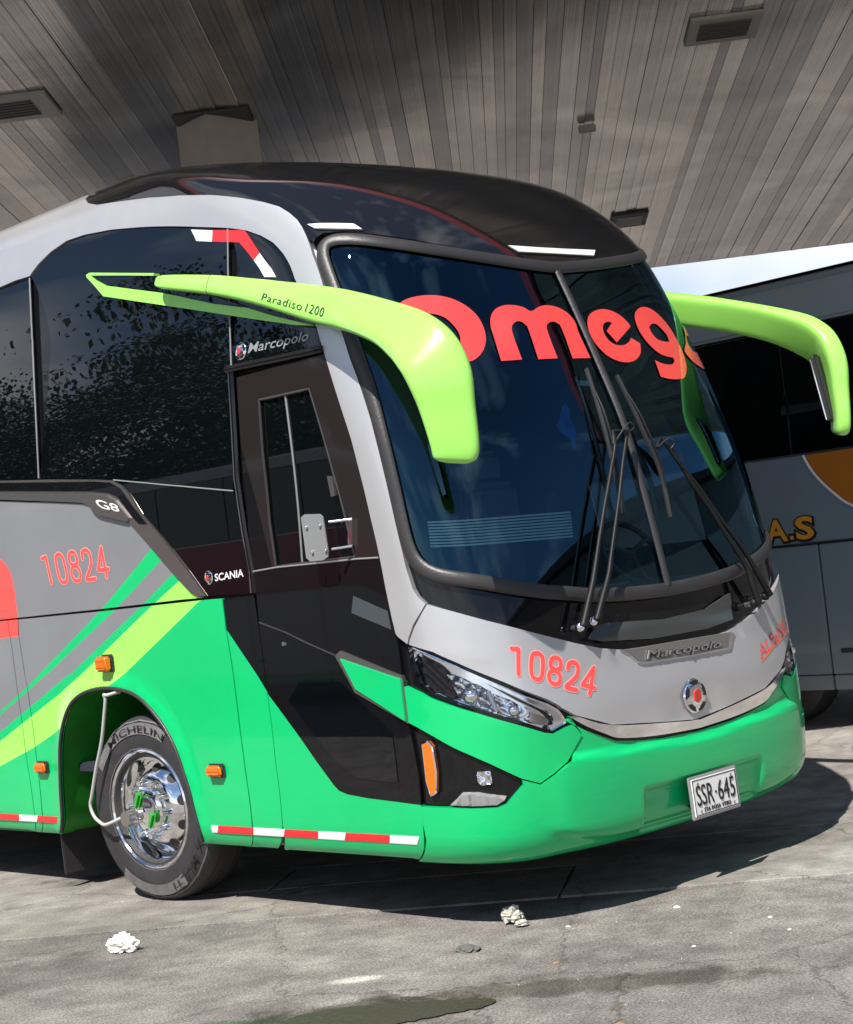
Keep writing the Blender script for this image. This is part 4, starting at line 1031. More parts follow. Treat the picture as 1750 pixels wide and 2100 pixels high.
def disc_emblem(parent, centre, rotm, rad, name):
    em = bmesh.new()
    prof = [(0.0, 0.020), (0.35, 0.019), (0.7, 0.014), (0.93, 0.006), (1.0, 0.0)]
    rings = [[em.verts.new((r_ * rad * math.cos(2 * math.pi * j / 40), r_ * rad * math.sin(2 * math.pi * j / 40), h_ * rad / 0.09)) for j in range(40)] for r_, h_ in prof[1:]]
    top_ = em.verts.new((0, 0, prof[0][1] * rad / 0.09))
    for j in range(40):
        em.faces.new((top_, rings[0][j], rings[0][(j + 1) % 40]))
        for a_, b_ in zip(rings, rings[1:]):
            em.faces.new((a_[j], b_[j], b_[(j + 1) % 40], a_[(j + 1) % 40]))
    em.transform(Matrix.Translation(centre) @ rotm)
    o = bm_obj(name, em, CHROME, parent, smooth=True)

    def flat(nm, pts, m, h_):
        b_ = bmesh.new()
        vs = [b_.verts.new((x_ * rad, y_ * rad, h_ * rad / 0.09)) for x_, y_ in pts]
        fc = b_.faces.new(vs)
        ex = bmesh.ops.extrude_face_region(b_, geom=[fc])
        for g in ex['geom']:
            if isinstance(g, bmesh.types.BMVert):
                g.co.z += 0.012 * rad / 0.09
        b_.transform(Matrix.Translation(centre) @ rotm)
        return bm_obj(nm, b_, m, o)
    for k in range(5):          # dark segments between the star points
        a0 = R(90 + 72 * k)
        pts = [(0.42 * math.cos(a0), 0.42 * math.sin(a0))] + [(0.90 * math.cos(a0 + t), 0.90 * math.sin(a0 + t)) for t in np.linspace(-0.42, 0.42, 7)]
        flat('emblem_segment', pts, BADGEBLUE, 0.003)
    flat('emblem_centre', [(0.34 * math.cos(R(30 + 60 * k)) + 0.0, 0.40 * math.sin(R(30 + 60 * k))) for k in range(6)], BADGERED, 0.013)
    return o


disc_emblem(coach, ec + en * 0.002, eq, 0.085, 'emblem')

plate_c = Vector((0.0, 0.122, 0.425))
pr = Matrix.Translation(plate_c) @ Matrix.Rotation(R(90 - 2), 4, 'X')
bm = bmesh.new()
box(bm, (0, 0, 0), (0.375, 0.205, 0.012), bevel=0.004)
bm.transform(pr)
plate = bm_obj('number_plate', bm, GREYPLATE, coach, angle=40)
bm = bmesh.new()
box(bm, (0, 0, 0.007), (0.345, 0.178, 0.006), bevel=0.002)
bm.transform(pr)
bm_obj('plate_face', bm, PLATEWHITE, plate, angle=40)
bm = bmesh.new()
for x_, y_, w_, h_ in ((0, .083, .337, .0035), (0, -.083, .337, .0035), (.167, 0, .0035, .169), (-.167, 0, .0035, .169)):
    box(bm, (x_, y_, 0.0105), (w_, h_, 0.002))
bm.transform(pr)
bm_obj('plate_border', bm, PLATEBLACK, plate)


def flat_text(text, x0, x1, y0, h_, z_, M, m, parent, thick=0.003, shear=0.0, spacing=1.0, name='lettering', bold=0.0):
    V, F = font_mesh(text, bold, shear=shear, spacing=spacing)
    b_ = bmesh.new()
    vs = [b_.verts.new((x0 + p[0] * (x1 - x0), y0 + p[1] * h_, z_)) for p in V]
    fs = []
    for f in F:
        try:
            fs.append(b_.faces.new([vs[i] for i in f]))
        except ValueError:
            pass
    if thick:
        ex = bmesh.ops.extrude_face_region(b_, geom=fs)
        for g in ex['geom']:
            if isinstance(g, bmesh.types.BMVert):
                g.co.z += thick
    b_.transform(M)
    return bm_obj(name, b_, m, parent)


flat_text('SSR', -0.150, -0.018, -0.040, 0.100, 0.0102, pr, PLATEBLACK, plate)
flat_text('645', 0.018, 0.150, -0.040, 0.100, 0.0102, pr, PLATEBLACK, plate)
flat_text('.', -0.006, 0.006, 0.0, 0.08, 0.0102, pr, PLATEBLACK, plate)
flat_text('STA ROSA VTBO', -0.105, 0.105, -0.073, 0.020, 0.0102, pr, PLATEBLACK, plate)
for x_, y_ in ((-.13, .066), (.13, .066), (-.13, -.066), (.13, -.066)):
    bm = bmesh.new()
    bmesh.ops.create_cone(bm, cap_ends=True, segments=12, radius1=0.006, radius2=0.005, depth=0.008, matrix=Matrix.Translation((x_, y_, 0.012)))
    bm.transform(pr)
    bm_obj('plate_screw', bm, SATINCHROME, plate, angle=40)
box_obj('plate_bracket', (0.0, 0.17, 0.40), (0.22, 0.08, 0.08), MATTBLACK, plate)

# front lettering on the glass and the bodywork
for key, hole in (('O_out', 'O_in'), ('m', None), ('e', None), ('g_out', 'g_in'), ('a_out', 'a_in')):
    po = smooth_corners(OUT[key])
    hs = [smooth_corners(OUT[hole])] if hole else []
    patch('front_letter', po, [REDGLASS], coach, off=-0.006, depth=0.0, step=0.05, holes=hs)
for quad, w_ in ((OUT['num_front'], 0.021), (OUT['num_side'], 0.022)):
    stroke_number('10824', quad, PINK, coach, w_ + 0.008, 0.0085 if quad is OUT['num_front'] else 0.0018)
    stroke_number('10824', quad, RED, coach, w_, 0.0094 if quad is OUT['num_front'] else 0.0027)
decal_text('Marcopolo', OUT['t_marco_side'], GREYPLATE, coach, off=0.003, shear=0.25, bold=0.006)
decal_text('SCANIA', OUT['t_scania'], LAMPWHITE, coach, off=0.003, bold=0.015)
for key, rad in (('t_marco_emb', 0.045), ('t_scania_emb', 0.036)):
    c_, n_ = Vector(on(OUT[key], 0.001)[0]), Vector(normals_at(OUT[key])[0])
    disc_emblem(coach, c_, n_.to_track_quat('Z', 'Y').to_matrix().to_4x4(), rad, 'side_emblem')
decal_text('ALFaNO', OUT['t_alf'], RED, coach, off=0.0088, shear=0.2, name='hood_lettering')
patch('hood_underline', OUT['alf_line'], [ORANGE], coach, off=0.0084, depth=0.0, step=0.05)
patch('cowl_cover', OUT['cowl'], [mat('cowl plastic', (0.05, 0.055, 0.053), 0.22)], coach, off=0.004, depth=0.01, step=0.02,
      relief=lambda P: 0.005 * np.sin(P[:, 1] * 42 + 1.5 * np.sin(P[:, 0] * 5)) + 0.003 * np.sin(P[:, 0] * 9 + P[:, 1] * 30))
for key in ('lamp_dome_l', 'lamp_dome_r'):
    lm = patch('marker_lamp', OUT[key], [LAMPWHITE], coach, off=0.016, depth=0.018, step=0.04, gap=0.004)
    patch('marker_lamp_base', OUT[key], [DARKTRIM], lm, off=0.010, depth=0.012, step=0.05)
for key, m in (('tape1w', WHITE), ('tape1r', TAPERED), ('tape1w2', WHITE)):
    patch('reflective_tape', OUT[key], [m], coach, off=0.003, depth=0.002, step=0.06)
tx = [p[0] for p in OUT['tape_x']]
for i in range(0, len(tx), 2):
    a, b = tx[i], tx[i + 1]
    red = (i // 2) in (0, 2, 4, 6, 8)
    patch('reflective_tape', [(a, 0.392), (b, 0.392), (b + (0.012 if not red else 0), 0.442), (a, 0.442)], [TAPERED if red else WHITE], coach, off=0.004, depth=0.003, step=0.08)
for (u, v), (w_, h_) in zip(OUT['mark'], ((0.105, 0.085), (0.115, 0.06), (0.125, 0.06))):
    c_ = S(u, v)
    base = box_obj('marker_light', (c_[0] - 0.006, c_[1], c_[2]), (0.016, w_ + 0.014, h_ + 0.014), DARKTRIM, coach, bevel=0.007)
    d_ = 0.05 if h_ > 0.07 else 0.028
    box_obj('marker_lens', (c_[0] - 0.012 - d_ / 2, c_[1], c_[2]), (d_, w_, h_), AMBER, base, bevel=0.012, seg=3)
    for dz in ((-0.018, 0.018) if h_ > 0.07 else (0.0,)):
        box_obj('lens_rib', (c_[0] - 0.012 - d_, c_[1], c_[2] + dz), (0.006, w_ * 0.8, 0.006), AMBER, base, bevel=0.002)

# ---------------------------------------------------------------- mirrors
MIR = [(-1.302, 2.33, 3.300, 0.012), (-1.315, 2.244, 3.281, 0.035), (-1.325, 1.829, 3.185, 0.049), (-1.335, 1.457, 3.079, 0.062), (-1.35, 1.021, 2.939, 0.088), (-1.39, 0.748, 2.856, 0.092), (-1.44, 0.484, 2.757, 0.102),
       (-1.475, 0.31, 2.669, 0.124), (-1.485, 0.224, 2.602, 0.137), (-1.485, 0.176, 2.539, 0.141), (-1.48, 0.146, 2.452, 0.137), (-1.47, 0.137, 2.339, 0.120), (-1.46, 0.13, 2.200, 0.106), (-1.457, 0.135, 2.135, 0.098), (-1.457, 0.138, 2.112, 0.078), (-1.457, 0.14, 2.102, 0.045)]
MV = []
mid = np.array(MIR)
rows_ = np.array(smooth_path(mid, 4))
NSEC = 36
for i, row in enumerate(rows_):
    p = row[:3]
    t_ = rows_[min(i + 1, len(rows_) - 1)][:3] - rows_[max(i - 1, 0)][:3]
    t_ /= np.linalg.norm(t_)
    out_ = np.array([-0.72, -0.69, 0.0])                  # shell faces out and forward
    q_ = out_ - t_ * (out_ @ t_)
    q_ /= np.linalg.norm(q_)
    s_ = np.cross(t_, q_)
    th = min(0.030 + row[3] * 0.22, row[3] * 0.8) if i < 20 else row[3] * 0.45
    for j in range(NSEC):
        an = 2 * math.pi * j / NSEC
        cx, cy = math.cos(an), math.sin(an)
        sx_ = math.copysign(abs(cx) ** 0.42, cx)
        sy_ = math.copysign(abs(cy) ** 0.50, cy)
        MV.append(p + s_ * sx_ * row[3] + q_ * sy_ * th * (1.0 if cy > 0 else 0.75))
MF = []
nr = len(rows_)
for i in range(nr - 1):
    for j in range(NSEC):
        MF.append((i * NSEC + j, i * NSEC + (j + 1) % NSEC, (i + 1) * NSEC + (j + 1) % NSEC, (i + 1) * NSEC + j))
MF.append(tuple(range(NSEC)))
MF.append(tuple((nr - 1) * NSEC + j for j in range(NSEC)))
MV = np.array(MV)
mirrors = []
for side in (-1, 1):
    V = MV * ([1, 1, 1] if side < 0 else [-1, 1, 1])
    bm = bmesh.new()
    vs = [bm.verts.new(v) for v in V]
    for f in MF:
        bm.faces.new([vs[i] for i in f])
    mo = bm_obj('mirror_arm', bm, LIME, coach, angle=38)
    mirrors.append(mo)
    sgn = side
    # mirror glass and its dark frame look back along the flank
    gm = Matrix.Translation((sgn * 1.462, 0.195, 2.36)) @ Matrix.Rotation(R(sgn * 14), 4, 'Z') @ Matrix.Rotation(R(-9), 4, 'X')
    bm = bmesh.new()
    box(bm, (0, 0, 0), (0.135, 0.04, 0.38), bevel=0.015)
    bm.transform(gm)
    fr_ = bm_obj('mirror_frame', bm, MATTBLACK, mo, angle=40)
    bm = bmesh.new()
    box(bm, (0, 0.023, 0), (0.115, 0.006, 0.34), bevel=0.002)
    bm.transform(gm)
    bm_obj('mirror_glass', bm, CHROME, mo, angle=40)
    lp = OUT['loop'] if side < 0 else mirror(OUT['loop'])
    patch('mirror_brace', lp, [LIME], mo, off=0.040, depth=0.038, step=0.06)
    patch('brace_inlay', OUT['inlay'] if side < 0 else mirror(OUT['inlay']), [PANE], mo, off=0.030, depth=0.028, step=0.06)
    ring_ = [tuple(Vector(v) * 1.0) for v in V[8 * NSEC:9 * NSEC]]
    tube_obj('arm_joint', ring_, 0.0022, DARKTRIM, mo, n=5, closed=True)
# arm lettering follows the near arm
arm_bvh = BVHTree.FromPolygons([Vector(v) for v in MV], MF)
for word, t0, t1 in (('Paradiso', 0.0, 0.64), ('1200', 0.70, 1.0)):
    V, F = font_mesh(word, spacing=1.12)
    V = np.stack([t0 + (t1 - t0) * V[:, 0], V[:, 1]], 1)
    P = bilerp([(1.373, 3.062), (0.901, 2.905), (0.915, 2.864), (1.387, 3.030)], V)
    X = []
    for y_, z_ in P:
        h_ = arm_bvh.ray_cast(Vector((-2.2, y_, z_)), Vector((1, 0, 0)))
        X.append((h_[0].x - 0.003 if h_[0] else -1.40, y_, z_))
    mesh_obj('arm_lettering', X, F, DARKTRIM, mirrors[0])

# ---------------------------------------------------------------- wipers
for side, keys in (('n', ('wip_n_arm1', 'wip_n_arm2', 'wip_n_blade')), ('f', ('wip_f_arm1', 'wip_f_arm2', 'wip_f_blade'))):
    a1 = resample(smooth_path(OUT[keys[0]], 4), 0.05, closed=False)
    a2 = resample(smooth_path(OUT[keys[1]], 4), 0.05, closed=False)
    bl_ = resample(smooth_path([OUT[keys[2]][q] for q in (0, len(OUT[keys[2]]) // 3, 2 * len(OUT[keys[2]]) // 3, -1)], 6), 0.05, closed=False)
    n1 = len(a1)
    rad = [0.019 - 0.008 * min(1, i / (n1 * 0.35)) for i in range(n1)]
    wp = tube_obj('wiper', on(a1, 0.060), rad, WIPER, coach, n=8)
    n2 = len(a2)
    tube_obj('wiper_rod', on(a2, 0.064), [0.018 - 0.008 * min(1, i / (n2 * 0.35)) for i in range(n2)], WIPER, wp, n=8)
    tube_obj('wiper_blade', on(bl_, 0.026), 0.008, RUBBER, wp, n=6, up=normals_at(bl_), flat=1.6)
    k = len(bl_)
    br = bl_[k // 6: -k // 6]
    lift = [0.034 + 0.020 * math.sin(math.pi * i / max(len(br) - 1, 1)) for i in range(len(br))]
    bp = [tuple(np.array(on([p], l_)[0])) for p, l_ in zip(br, lift)]
    tube_obj('blade_bridge', bp, 0.006, WIPER, wp, n=6)
    mid_ = on([bl_[int(k * 0.55)]], 0.058)[0]
    e1_, e2_ = on([a1[-1]], 0.060)[0], on([a2[-1]], 0.064)[0]
    tube_obj('wiper_link', [mid_, e1_, e2_], 0.009, WIPER, wp, n=8)
    hose = smooth_path([np.array(on([a2[-2]], 0.072)[0]), np.array(on([a2[-1]], 0.085)[0]) + [0.03, 0, 0.01], np.array(on([a2[-1]], 0.085)[0]) + [-0.01, 0, 0.03], mid_], 5)
    tube_obj('washer_hose', hose, 0.004, RUBBER, wp, n=6)
    for q_ in (a1[0], a2[0]):
        p = on([q_], 0.035)[0]
        bm = bmesh.new()
        bmesh.ops.create_uvsphere(bm, u_segments=14, v_segments=8, radius=0.024, matrix=Matrix.Translation(p))
        bm_obj('wiper_pivot', bm, CHROME if side == 'n' else WIPER, wp, smooth=True)
        tube_obj('wiper_spindle', [on([q_], -0.02)[0], p], 0.014, SATINCHROME, wp, n=10)

# ---------------------------------------------------------------- cab seen through the windscreen
bm = bmesh.new()
for (x_, y_, z_, sx_, sy_, sz_) in ((0, 0.80, 1.27, 2.25, 0.55, 0.34), (0.62, 1.10, 1.30, 0.75, 0.34, 0.30)):
    box(bm, (x_, y_, z_), (sx_, sy_, sz_), bevel=0.06, seg=3)
bm_obj('dashboard', bm, INTERIOR, coach, angle=40)
box_obj('cab_floor', (0, 4.0, 0.72), (2.4, 6.4, 0.06), INTDARK, coach)
box_obj('cab_bulkhead', (-0.30, 2.35, 2.0), (1.7, 0.05, 2.6), INTDARK, coach)
ring = [(0.62 + 0.21 * math.cos(t), 0.98 + 0.10 * math.sin(t), 1.60 + 0.17 * math.sin(t)) for t in np.linspace(0, 2 * math.pi, 33)[:-1]]
sw_ = tube_obj('steering_wheel', ring, 0.016, INTDARK, coach, n=8, closed=True)
tube_obj('steering_column', [(0.62, 1.18, 1.20), (0.62, 0.98, 1.60)], 0.03, INTDARK, sw_)
for a_ in (0.4, 2.7, 4.7):
    tube_obj('steering_spoke', [(0.62, 0.98, 1.60), (0.62 + 0.2 * math.cos(a_), 0.98 + 0.10 * math.sin(a_), 1.60 + 0.17 * math.sin(a_))], 0.014, INTDARK, sw_)
for x_ in (0.62, -0.72):
    seat = box_obj('cab_seat', (x_, 1.75, 1.32), (0.50, 0.50, 0.14), INTDARK, coach, bevel=0.05, seg=3)
    box_obj('seat_back', (x_, 2.02, 1.72), (0.48, 0.14, 0.75), INTDARK, seat, bevel=0.05, seg=3)
    box_obj('head_rest', (x_, 2.04, 2.18), (0.28, 0.12, 0.20), INTDARK, seat, bevel=0.04, seg=3)
bq = OUT['blind']
for k in range(9):
    t0, t1 = k / 9, (k + 0.55) / 9
    f0 = lambda t: (np.array(bq[0]) * (1 - t) + np.array(bq[3]) * t, np.array(bq[1]) * (1 - t) + np.array(bq[2]) * t)
    (a0, b0), (a1, b1) = f0(t0), f0(t1)
    patch('blind_slat', [tuple(a1), tuple(b1), tuple(b0), tuple(a0)], [BLINDMAT], coach, off=-0.09, depth=0.004, step=0.12)
patch('curtain', OUT['curtain'], [CURTAIN], coach, off=-0.12, depth=0.01, step=0.04, relief=lambda P: 0.012 * np.sin(P[:, 0] * 120))
patch('windscreen_sticker', OUT['sticker'], [mat('pale sticker', (0.5, 0.68, 0.66), 0.5)], coach, off=-0.02, depth=0.001, step=0.05)

# ---------------------------------------------------------------- wheels
WY, WZ, WR = 3.02, 0.512, 0.518


def make_wheel():
    t_ = bmesh.new()
    prof = [(0.285, 0.020), (0.300, -0.004), (0.345, -0.014), (0.400, -0.018), (0.455, -0.012), (0.490, 0.002), (0.507, 0.018), (0.516, 0.045),
            (0.518, 0.075), (0.510, 0.078), (0.510, 0.086), (0.518, 0.089), (0.518, 0.125), (0.510, 0.128), (0.510, 0.136), (0.518, 0.139), (0.518, 0.175), (0.510, 0.178), (0.510, 0.186), (0.518, 0.189), (0.517, 0.23),
            (0.505, 0.262), (0.45, 0.29), (0.36, 0.295), (0.285, 0.27)]
    lathe(t_, prof, 72)
    for v in t_.verts:                                     # the loaded tyre flattens on the ground
        if v.co.z < -WZ + 0.004:
            v.co.z = -WZ + 0.004
    return t_


def tyre_text(text, r_in, r_out, a0, a1, x_, m, parent, M):
    V, F = font_mesh(text, 0.004)
    ang = a0 + (a1 - a0) * V[:, 0]
    rr = r_in + (r_out - r_in) * V[:, 1]
    X = np.stack([np.full(len(V), x_), -rr * np.cos(ang), rr * np.sin(ang)], 1)
    X = [M @ Vector(p) for p in X]
    mesh_obj('tyre_lettering', X, F, m, parent)


def arc_band(r0, r1, a0, a1, x0, x1, m, parent, M, name='tyre_band'):
    n = 24
    V, F = [], []
    for i in range(n + 1):
        an = a0 + (a1 - a0) * i / n
        for r_, x_ in ((r0, x0), (r1, x1)):
            V.append(M @ Vector((x_, -r_ * math.cos(an), r_ * math.sin(an))))
    for i in range(n):
        F.append((2 * i, 2 * i + 1, 2 * i + 3, 2 * i + 2))
    mesh_obj(name, V, F, m, parent, True)


def wheel(M, detail):
    """M maps wheel space (x = inboard, origin on the outer face at the axle) to the world."""
    b_ = make_wheel()
    b_.transform(M)
    w_ = bm_obj('wheel', b_, TYRE, coach, angle=35)
    b_ = bmesh.new()                                        # bright rim: flange, deep barrel, domed disc
    lathe(b_, [(0.330, 0.008), (0.334, -0.010), (0.322, -0.016), (0.306, 0.000), (0.290, 0.030), (0.276, 0.060), (0.268, 0.090), (0.262, 0.092), (0.238, 0.070), (0.205, 0.040), (0.178, 0.022), (0.150, 0.014), (0.110, 0.012), (0.100, 0.020), (0.02, 0.024)], 64)
    b_.transform(M)
    rim = bm_obj('rim', b_, CHROME, w_, angle=40)
    if not detail:
        return w_
    for k in range(10):
        a_ = 2 * math.pi * (k + 0.3) / 10
        b_ = bmesh.new()
        rr = 0.222
        c_ = Vector((0.055, -rr * math.cos(a_), rr * math.sin(a_)))
        nrm = Vector((-0.76, -0.65 * math.cos(a_), 0.65 * math.sin(a_)))
        bmesh.ops.create_cone(b_, cap_ends=True, segments=18, radius1=0.029, radius2=0.029, depth=0.006, matrix=Matrix.Translation(c_) @ nrm.to_track_quat('Z', 'Y').to_matrix().to_4x4())
        b_.transform(M)
        bm_obj('hand_hole_disc', b_, MATTBLACK, rim, angle=40)  # solid black disc stands in for the shade inside a hand hole
        b_ = bmesh.new()
        a_ += 0.31
        c_ = Vector((-0.008, -0.148 * math.cos(a_), 0.148 * math.sin(a_)))
        bmesh.ops.create_cone(b_, cap_ends=True, segments=12, radius1=0.021, radius2=0.015, depth=0.07, matrix=Matrix.Translation(c_) @ Matrix.Rotation(R(-90), 4, 'Y'))
        b_.transform(M)
        bm_obj('wheel_nut', b_, CHROME, rim, angle=40)
    b_ = bmesh.new()
    lathe(b_, [(0.112, 0.020), (0.108, -0.004), (0.085, -0.016), (0.072, -0.018), (0.070, -0.034), (0.050, -0.040), (0.012, -0.042)], 40)
    b_.transform(M)
    hub = bm_obj('hub', b_, CHROME, w_, angle=35)
    for sg in (-1, 1):                                      # two painted brake-gauge brackets
        b_ = bmesh.new()
        box(b_, (-0.046, 0.052 * sg - 0.01, 0.055 * sg), (0.030, 0.046, 0.105), bevel=0.014, rot=Matrix.Rotation(R(28), 3, 'X'))
        b_.transform(M)
        bm_obj('hub_bracket', b_, HUBGREEN, hub, angle=40)
    b_ = bmesh.new()
    bmesh.ops.create_cone(b_, cap_ends=True, segments=20, radius1=0.050, radius2=0.042, depth=0.06, matrix=Matrix.Translation((-0.055, 0.125, -0.045)) @ Matrix.Rotation(R(-90), 4, 'Y'))
    b_.transform(M)
    bm_obj('hub_sensor', b_, SATINCHROME, hub, angle=40)
    for r0, r1, x0, x1 in ((0.490, 0.497, -0.003, 0.003), (0.338, 0.343, -0.0155, -0.0155)):
        arc_band(r0, r1, 0, 2 * math.pi, x0, x1, TYREGREY, w_, M, 'tyre_ridge')
    arc_band(0.418, 0.480, R(62), R(150), -0.0215, -0.0085, TYREGREY, w_, M)
    arc_band(0.418, 0.480, R(232), R(304), -0.0215, -0.0085, TYREGREY, w_, M)
    return w_


def wheel_matrix(y_, side, steer=0.0):
    m_ = Matrix.Translation((-1.275 * (1 if side < 0 else -1), y_, WZ)) @ Matrix.Rotation(R(steer), 4, 'Z')
    return m_ if side < 0 else m_ @ Matrix.Diagonal((-1, 1, 1, 1))


MW = wheel_matrix(WY, -1, 4.0)
fw = wheel(MW, True)
# in wheel space the front of the bus is -y: angles run from the front (0) over the top (90)
tyre_text('MICHELIN', 0.426, 0.468, R(128), R(62), -0.0225, TYREBLACK, fw, MW)
tyre_text('E X MULTI', 0.428, 0.466, R(350), R(290), -0.0225, TYREBLACK, fw, MW)
wheel(wheel_matrix(WY, 1, 4.0), False)
for s_ in (-1, 1):
    wheel(wheel_matrix(8.14, s_), False)

# wheel housing: walls run inboard from the opening
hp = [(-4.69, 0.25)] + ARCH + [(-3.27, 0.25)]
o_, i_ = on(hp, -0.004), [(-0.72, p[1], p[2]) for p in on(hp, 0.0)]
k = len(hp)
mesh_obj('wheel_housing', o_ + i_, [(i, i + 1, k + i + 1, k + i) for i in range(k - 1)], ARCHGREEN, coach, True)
mesh_obj('wheel_housing_back', i_, [tuple(range(k))], MATTBLACK, coach)
lipp = smooth_path(hp[1:-1], 2)
tube_obj('arch_trim', on(lipp, 0.021), 0.011, RUBBER, coach, n=8)
hose = [(-1.37, 3.166, 1.16), (-1.37, 3.196, 1.162), (-1.37, 3.187, 1.138), (-1.37, 3.216, 1.054), (-1.37, 3.276, 0.904), (-1.37, 3.364, 0.752), (-1.37, 3.442, 0.599), (-1.37, 3.472, 0.537), (-1.37, 3.447, 0.476), (-1.375, 3.378, 0.441), (-1.38, 3.313, 0.435)]
hose = [(-1.30, 3.14, 1.17)] + hose + [(-1.35, 3.20, 0.47)]
tube_obj('air_hose', smooth_path(hose, 5), 0.010, mat('pale hose', (0.42, 0.42, 0.40), 0.5), coach, n=8)
box_obj('mud_flap', (-1.02, 4.05, 0.26), (0.44, 0.02, 0.36), RUBBER, coach, bevel=0.006)


# ================================================================ ground
def ground_mat(name, base, spot, rough=0.85, stains=(), crack=0.7):
    m = bpy.data.materials.new(name)
    m.use_nodes = True
    nt = m.node_tree
    p = nt.nodes['Principled BSDF']
    p.inputs['Specular IOR Level'].default_value = 0.3
    g = nt.nodes.new('ShaderNodeNewGeometry')
    big, mid_n, fine, vor = [nt.nodes.new('ShaderNodeTexNoise') for _ in range(3)] + [nt.nodes.new('ShaderNodeTexVoronoi')]
    for n_, sc, de in ((big, 0.55, 6), (mid_n, 4.5, 9), (fine, 95, 8)):
        n_.inputs['Scale'].default_value = sc
        n_.inputs['Detail'].default_value = de
        n_.inputs['Roughness'].default_value = 0.65
        nt.links.new(g.outputs['Position'], n_.inputs['Vector'])
    vor.inputs['Scale'].default_value = 85
    nt.links.new(g.outputs['Position'], vor.inputs['Vector'])
    r1 = nt.nodes.new('ShaderNodeValToRGB')
    r1.color_ramp.elements[0].position, r1.color_ramp.elements[1].position = 0.32, 0.70
    r1.color_ramp.elements[0].color = (*[c * 0.66 for c in base], 1)
    r1.color_ramp.elements[1].color = (*[min(c * 1.22, 1) for c in base], 1)
    nt.links.new(mid_n.outputs['Fac'], r1.inputs['Fac'])
    r2 = nt.nodes.new('ShaderNodeValToRGB')
    r2.color_ramp.elements[0].position, r2.color_ramp.elements[1].position = 0.38, 0.62
    r2.color_ramp.elements[0].color, r2.color_ramp.elements[1].color = (0.72, 0.71, 0.70, 1), (1.12, 1.11, 1.10, 1)
    nt.links.new(big.outputs['Fac'], r2.inputs['Fac'])
    mx = nt.nodes.new('ShaderNodeMixRGB')
    mx.blend_type = 'MULTIPLY'
    mx.inputs['Fac'].default_value = 1
    nt.links.new(r1.outputs['Color'], mx.inputs['Color1'])
    nt.links.new(r2.outputs['Color'], mx.inputs['Color2'])
    r3 = nt.nodes.new('ShaderNodeValToRGB')             # pale and dark aggregate
    r3.color_ramp.elements[0].position, r3.color_ramp.elements[1].position = 0.36, 0.64
    r3.color_ramp.elements[0].color, r3.color_ramp.elements[1].color = (1 - spot, 1 - spot, 1 - spot, 1), (1 + spot, 1 + spot, 1 + spot, 1)
    nt.links.new(fine.outputs['Fac'], r3.inputs['Fac'])
    mx2 = nt.nodes.new('ShaderNodeMixRGB')
    mx2.blend_type = 'MULTIPLY'
    mx2.inputs['Fac'].default_value = 1
    nt.links.new(mx.outputs['Color'], mx2.inputs['Color1'])
    nt.links.new(r3.outputs['Color'], mx2.inputs['Color2'])
    ce, cw, cr_, cm = nt.nodes.new('ShaderNodeTexVoronoi'), nt.nodes.new('ShaderNodeVectorMath'), nt.nodes.new('ShaderNodeMapRange'), nt.nodes.new('ShaderNodeMixRGB')
    ce.feature = 'DISTANCE_TO_EDGE'                     # hairline cracks
    ce.inputs['Scale'].default_value = 0.62
    cw.operation = 'MULTIPLY_ADD'
    cw.inputs[1].default_value = (0.35, 0.35, 0.0)
    nt.links.new(mid_n.outputs['Color'], cw.inputs[0])
    nt.links.new(g.outputs['Position'], cw.inputs[2])
    nt.links.new(cw.outputs['Vector'], ce.inputs['Vector'])
    cr_.inputs['From Min'].default_value, cr_.inputs['From Max'].default_value = 0.0015, 0.006
    cr_.inputs['To Min'].default_value, cr_.inputs['To Max'].default_value = crack, 0.0
    nt.links.new(ce.outputs['Distance'], cr_.inputs['Value'])
    nt.links.new(cr_.outputs['Result'], cm.inputs['Fac'])
    cm.blend_type = 'MULTIPLY'
    nt.links.new(mx2.outputs['Color'], cm.inputs['Color1'])
    cm.inputs['Color2'].default_value = (0.45, 0.44, 0.42, 1)
    last = cm.outputs['Color']
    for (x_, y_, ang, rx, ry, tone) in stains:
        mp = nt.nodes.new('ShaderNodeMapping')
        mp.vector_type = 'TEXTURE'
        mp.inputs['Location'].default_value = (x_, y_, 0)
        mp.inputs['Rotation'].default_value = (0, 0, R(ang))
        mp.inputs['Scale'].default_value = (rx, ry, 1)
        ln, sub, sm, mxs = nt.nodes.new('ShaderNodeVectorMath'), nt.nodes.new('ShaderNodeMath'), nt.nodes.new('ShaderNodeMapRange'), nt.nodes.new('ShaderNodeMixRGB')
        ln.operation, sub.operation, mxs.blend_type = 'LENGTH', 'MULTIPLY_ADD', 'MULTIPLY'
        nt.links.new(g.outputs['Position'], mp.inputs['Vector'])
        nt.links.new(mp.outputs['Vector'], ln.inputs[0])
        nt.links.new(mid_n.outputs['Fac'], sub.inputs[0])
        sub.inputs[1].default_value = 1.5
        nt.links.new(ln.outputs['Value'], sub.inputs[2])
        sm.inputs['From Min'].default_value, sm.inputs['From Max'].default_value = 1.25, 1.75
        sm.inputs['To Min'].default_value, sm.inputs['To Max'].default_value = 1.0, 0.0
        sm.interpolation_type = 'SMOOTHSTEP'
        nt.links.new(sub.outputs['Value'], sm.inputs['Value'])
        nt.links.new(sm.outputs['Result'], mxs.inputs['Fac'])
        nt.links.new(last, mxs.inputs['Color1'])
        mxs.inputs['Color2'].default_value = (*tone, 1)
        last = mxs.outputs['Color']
    nt.links.new(last, p.inputs['Base Color'])
    p.inputs['Roughness'].default_value = rough
    b = nt.nodes.new('ShaderNodeBump')
    b.inputs['Strength'].default_value = 0.45
    b.inputs['Distance'].default_value = 0.006
    ad = nt.nodes.new('ShaderNodeMath')
    ad.operation = 'ADD'
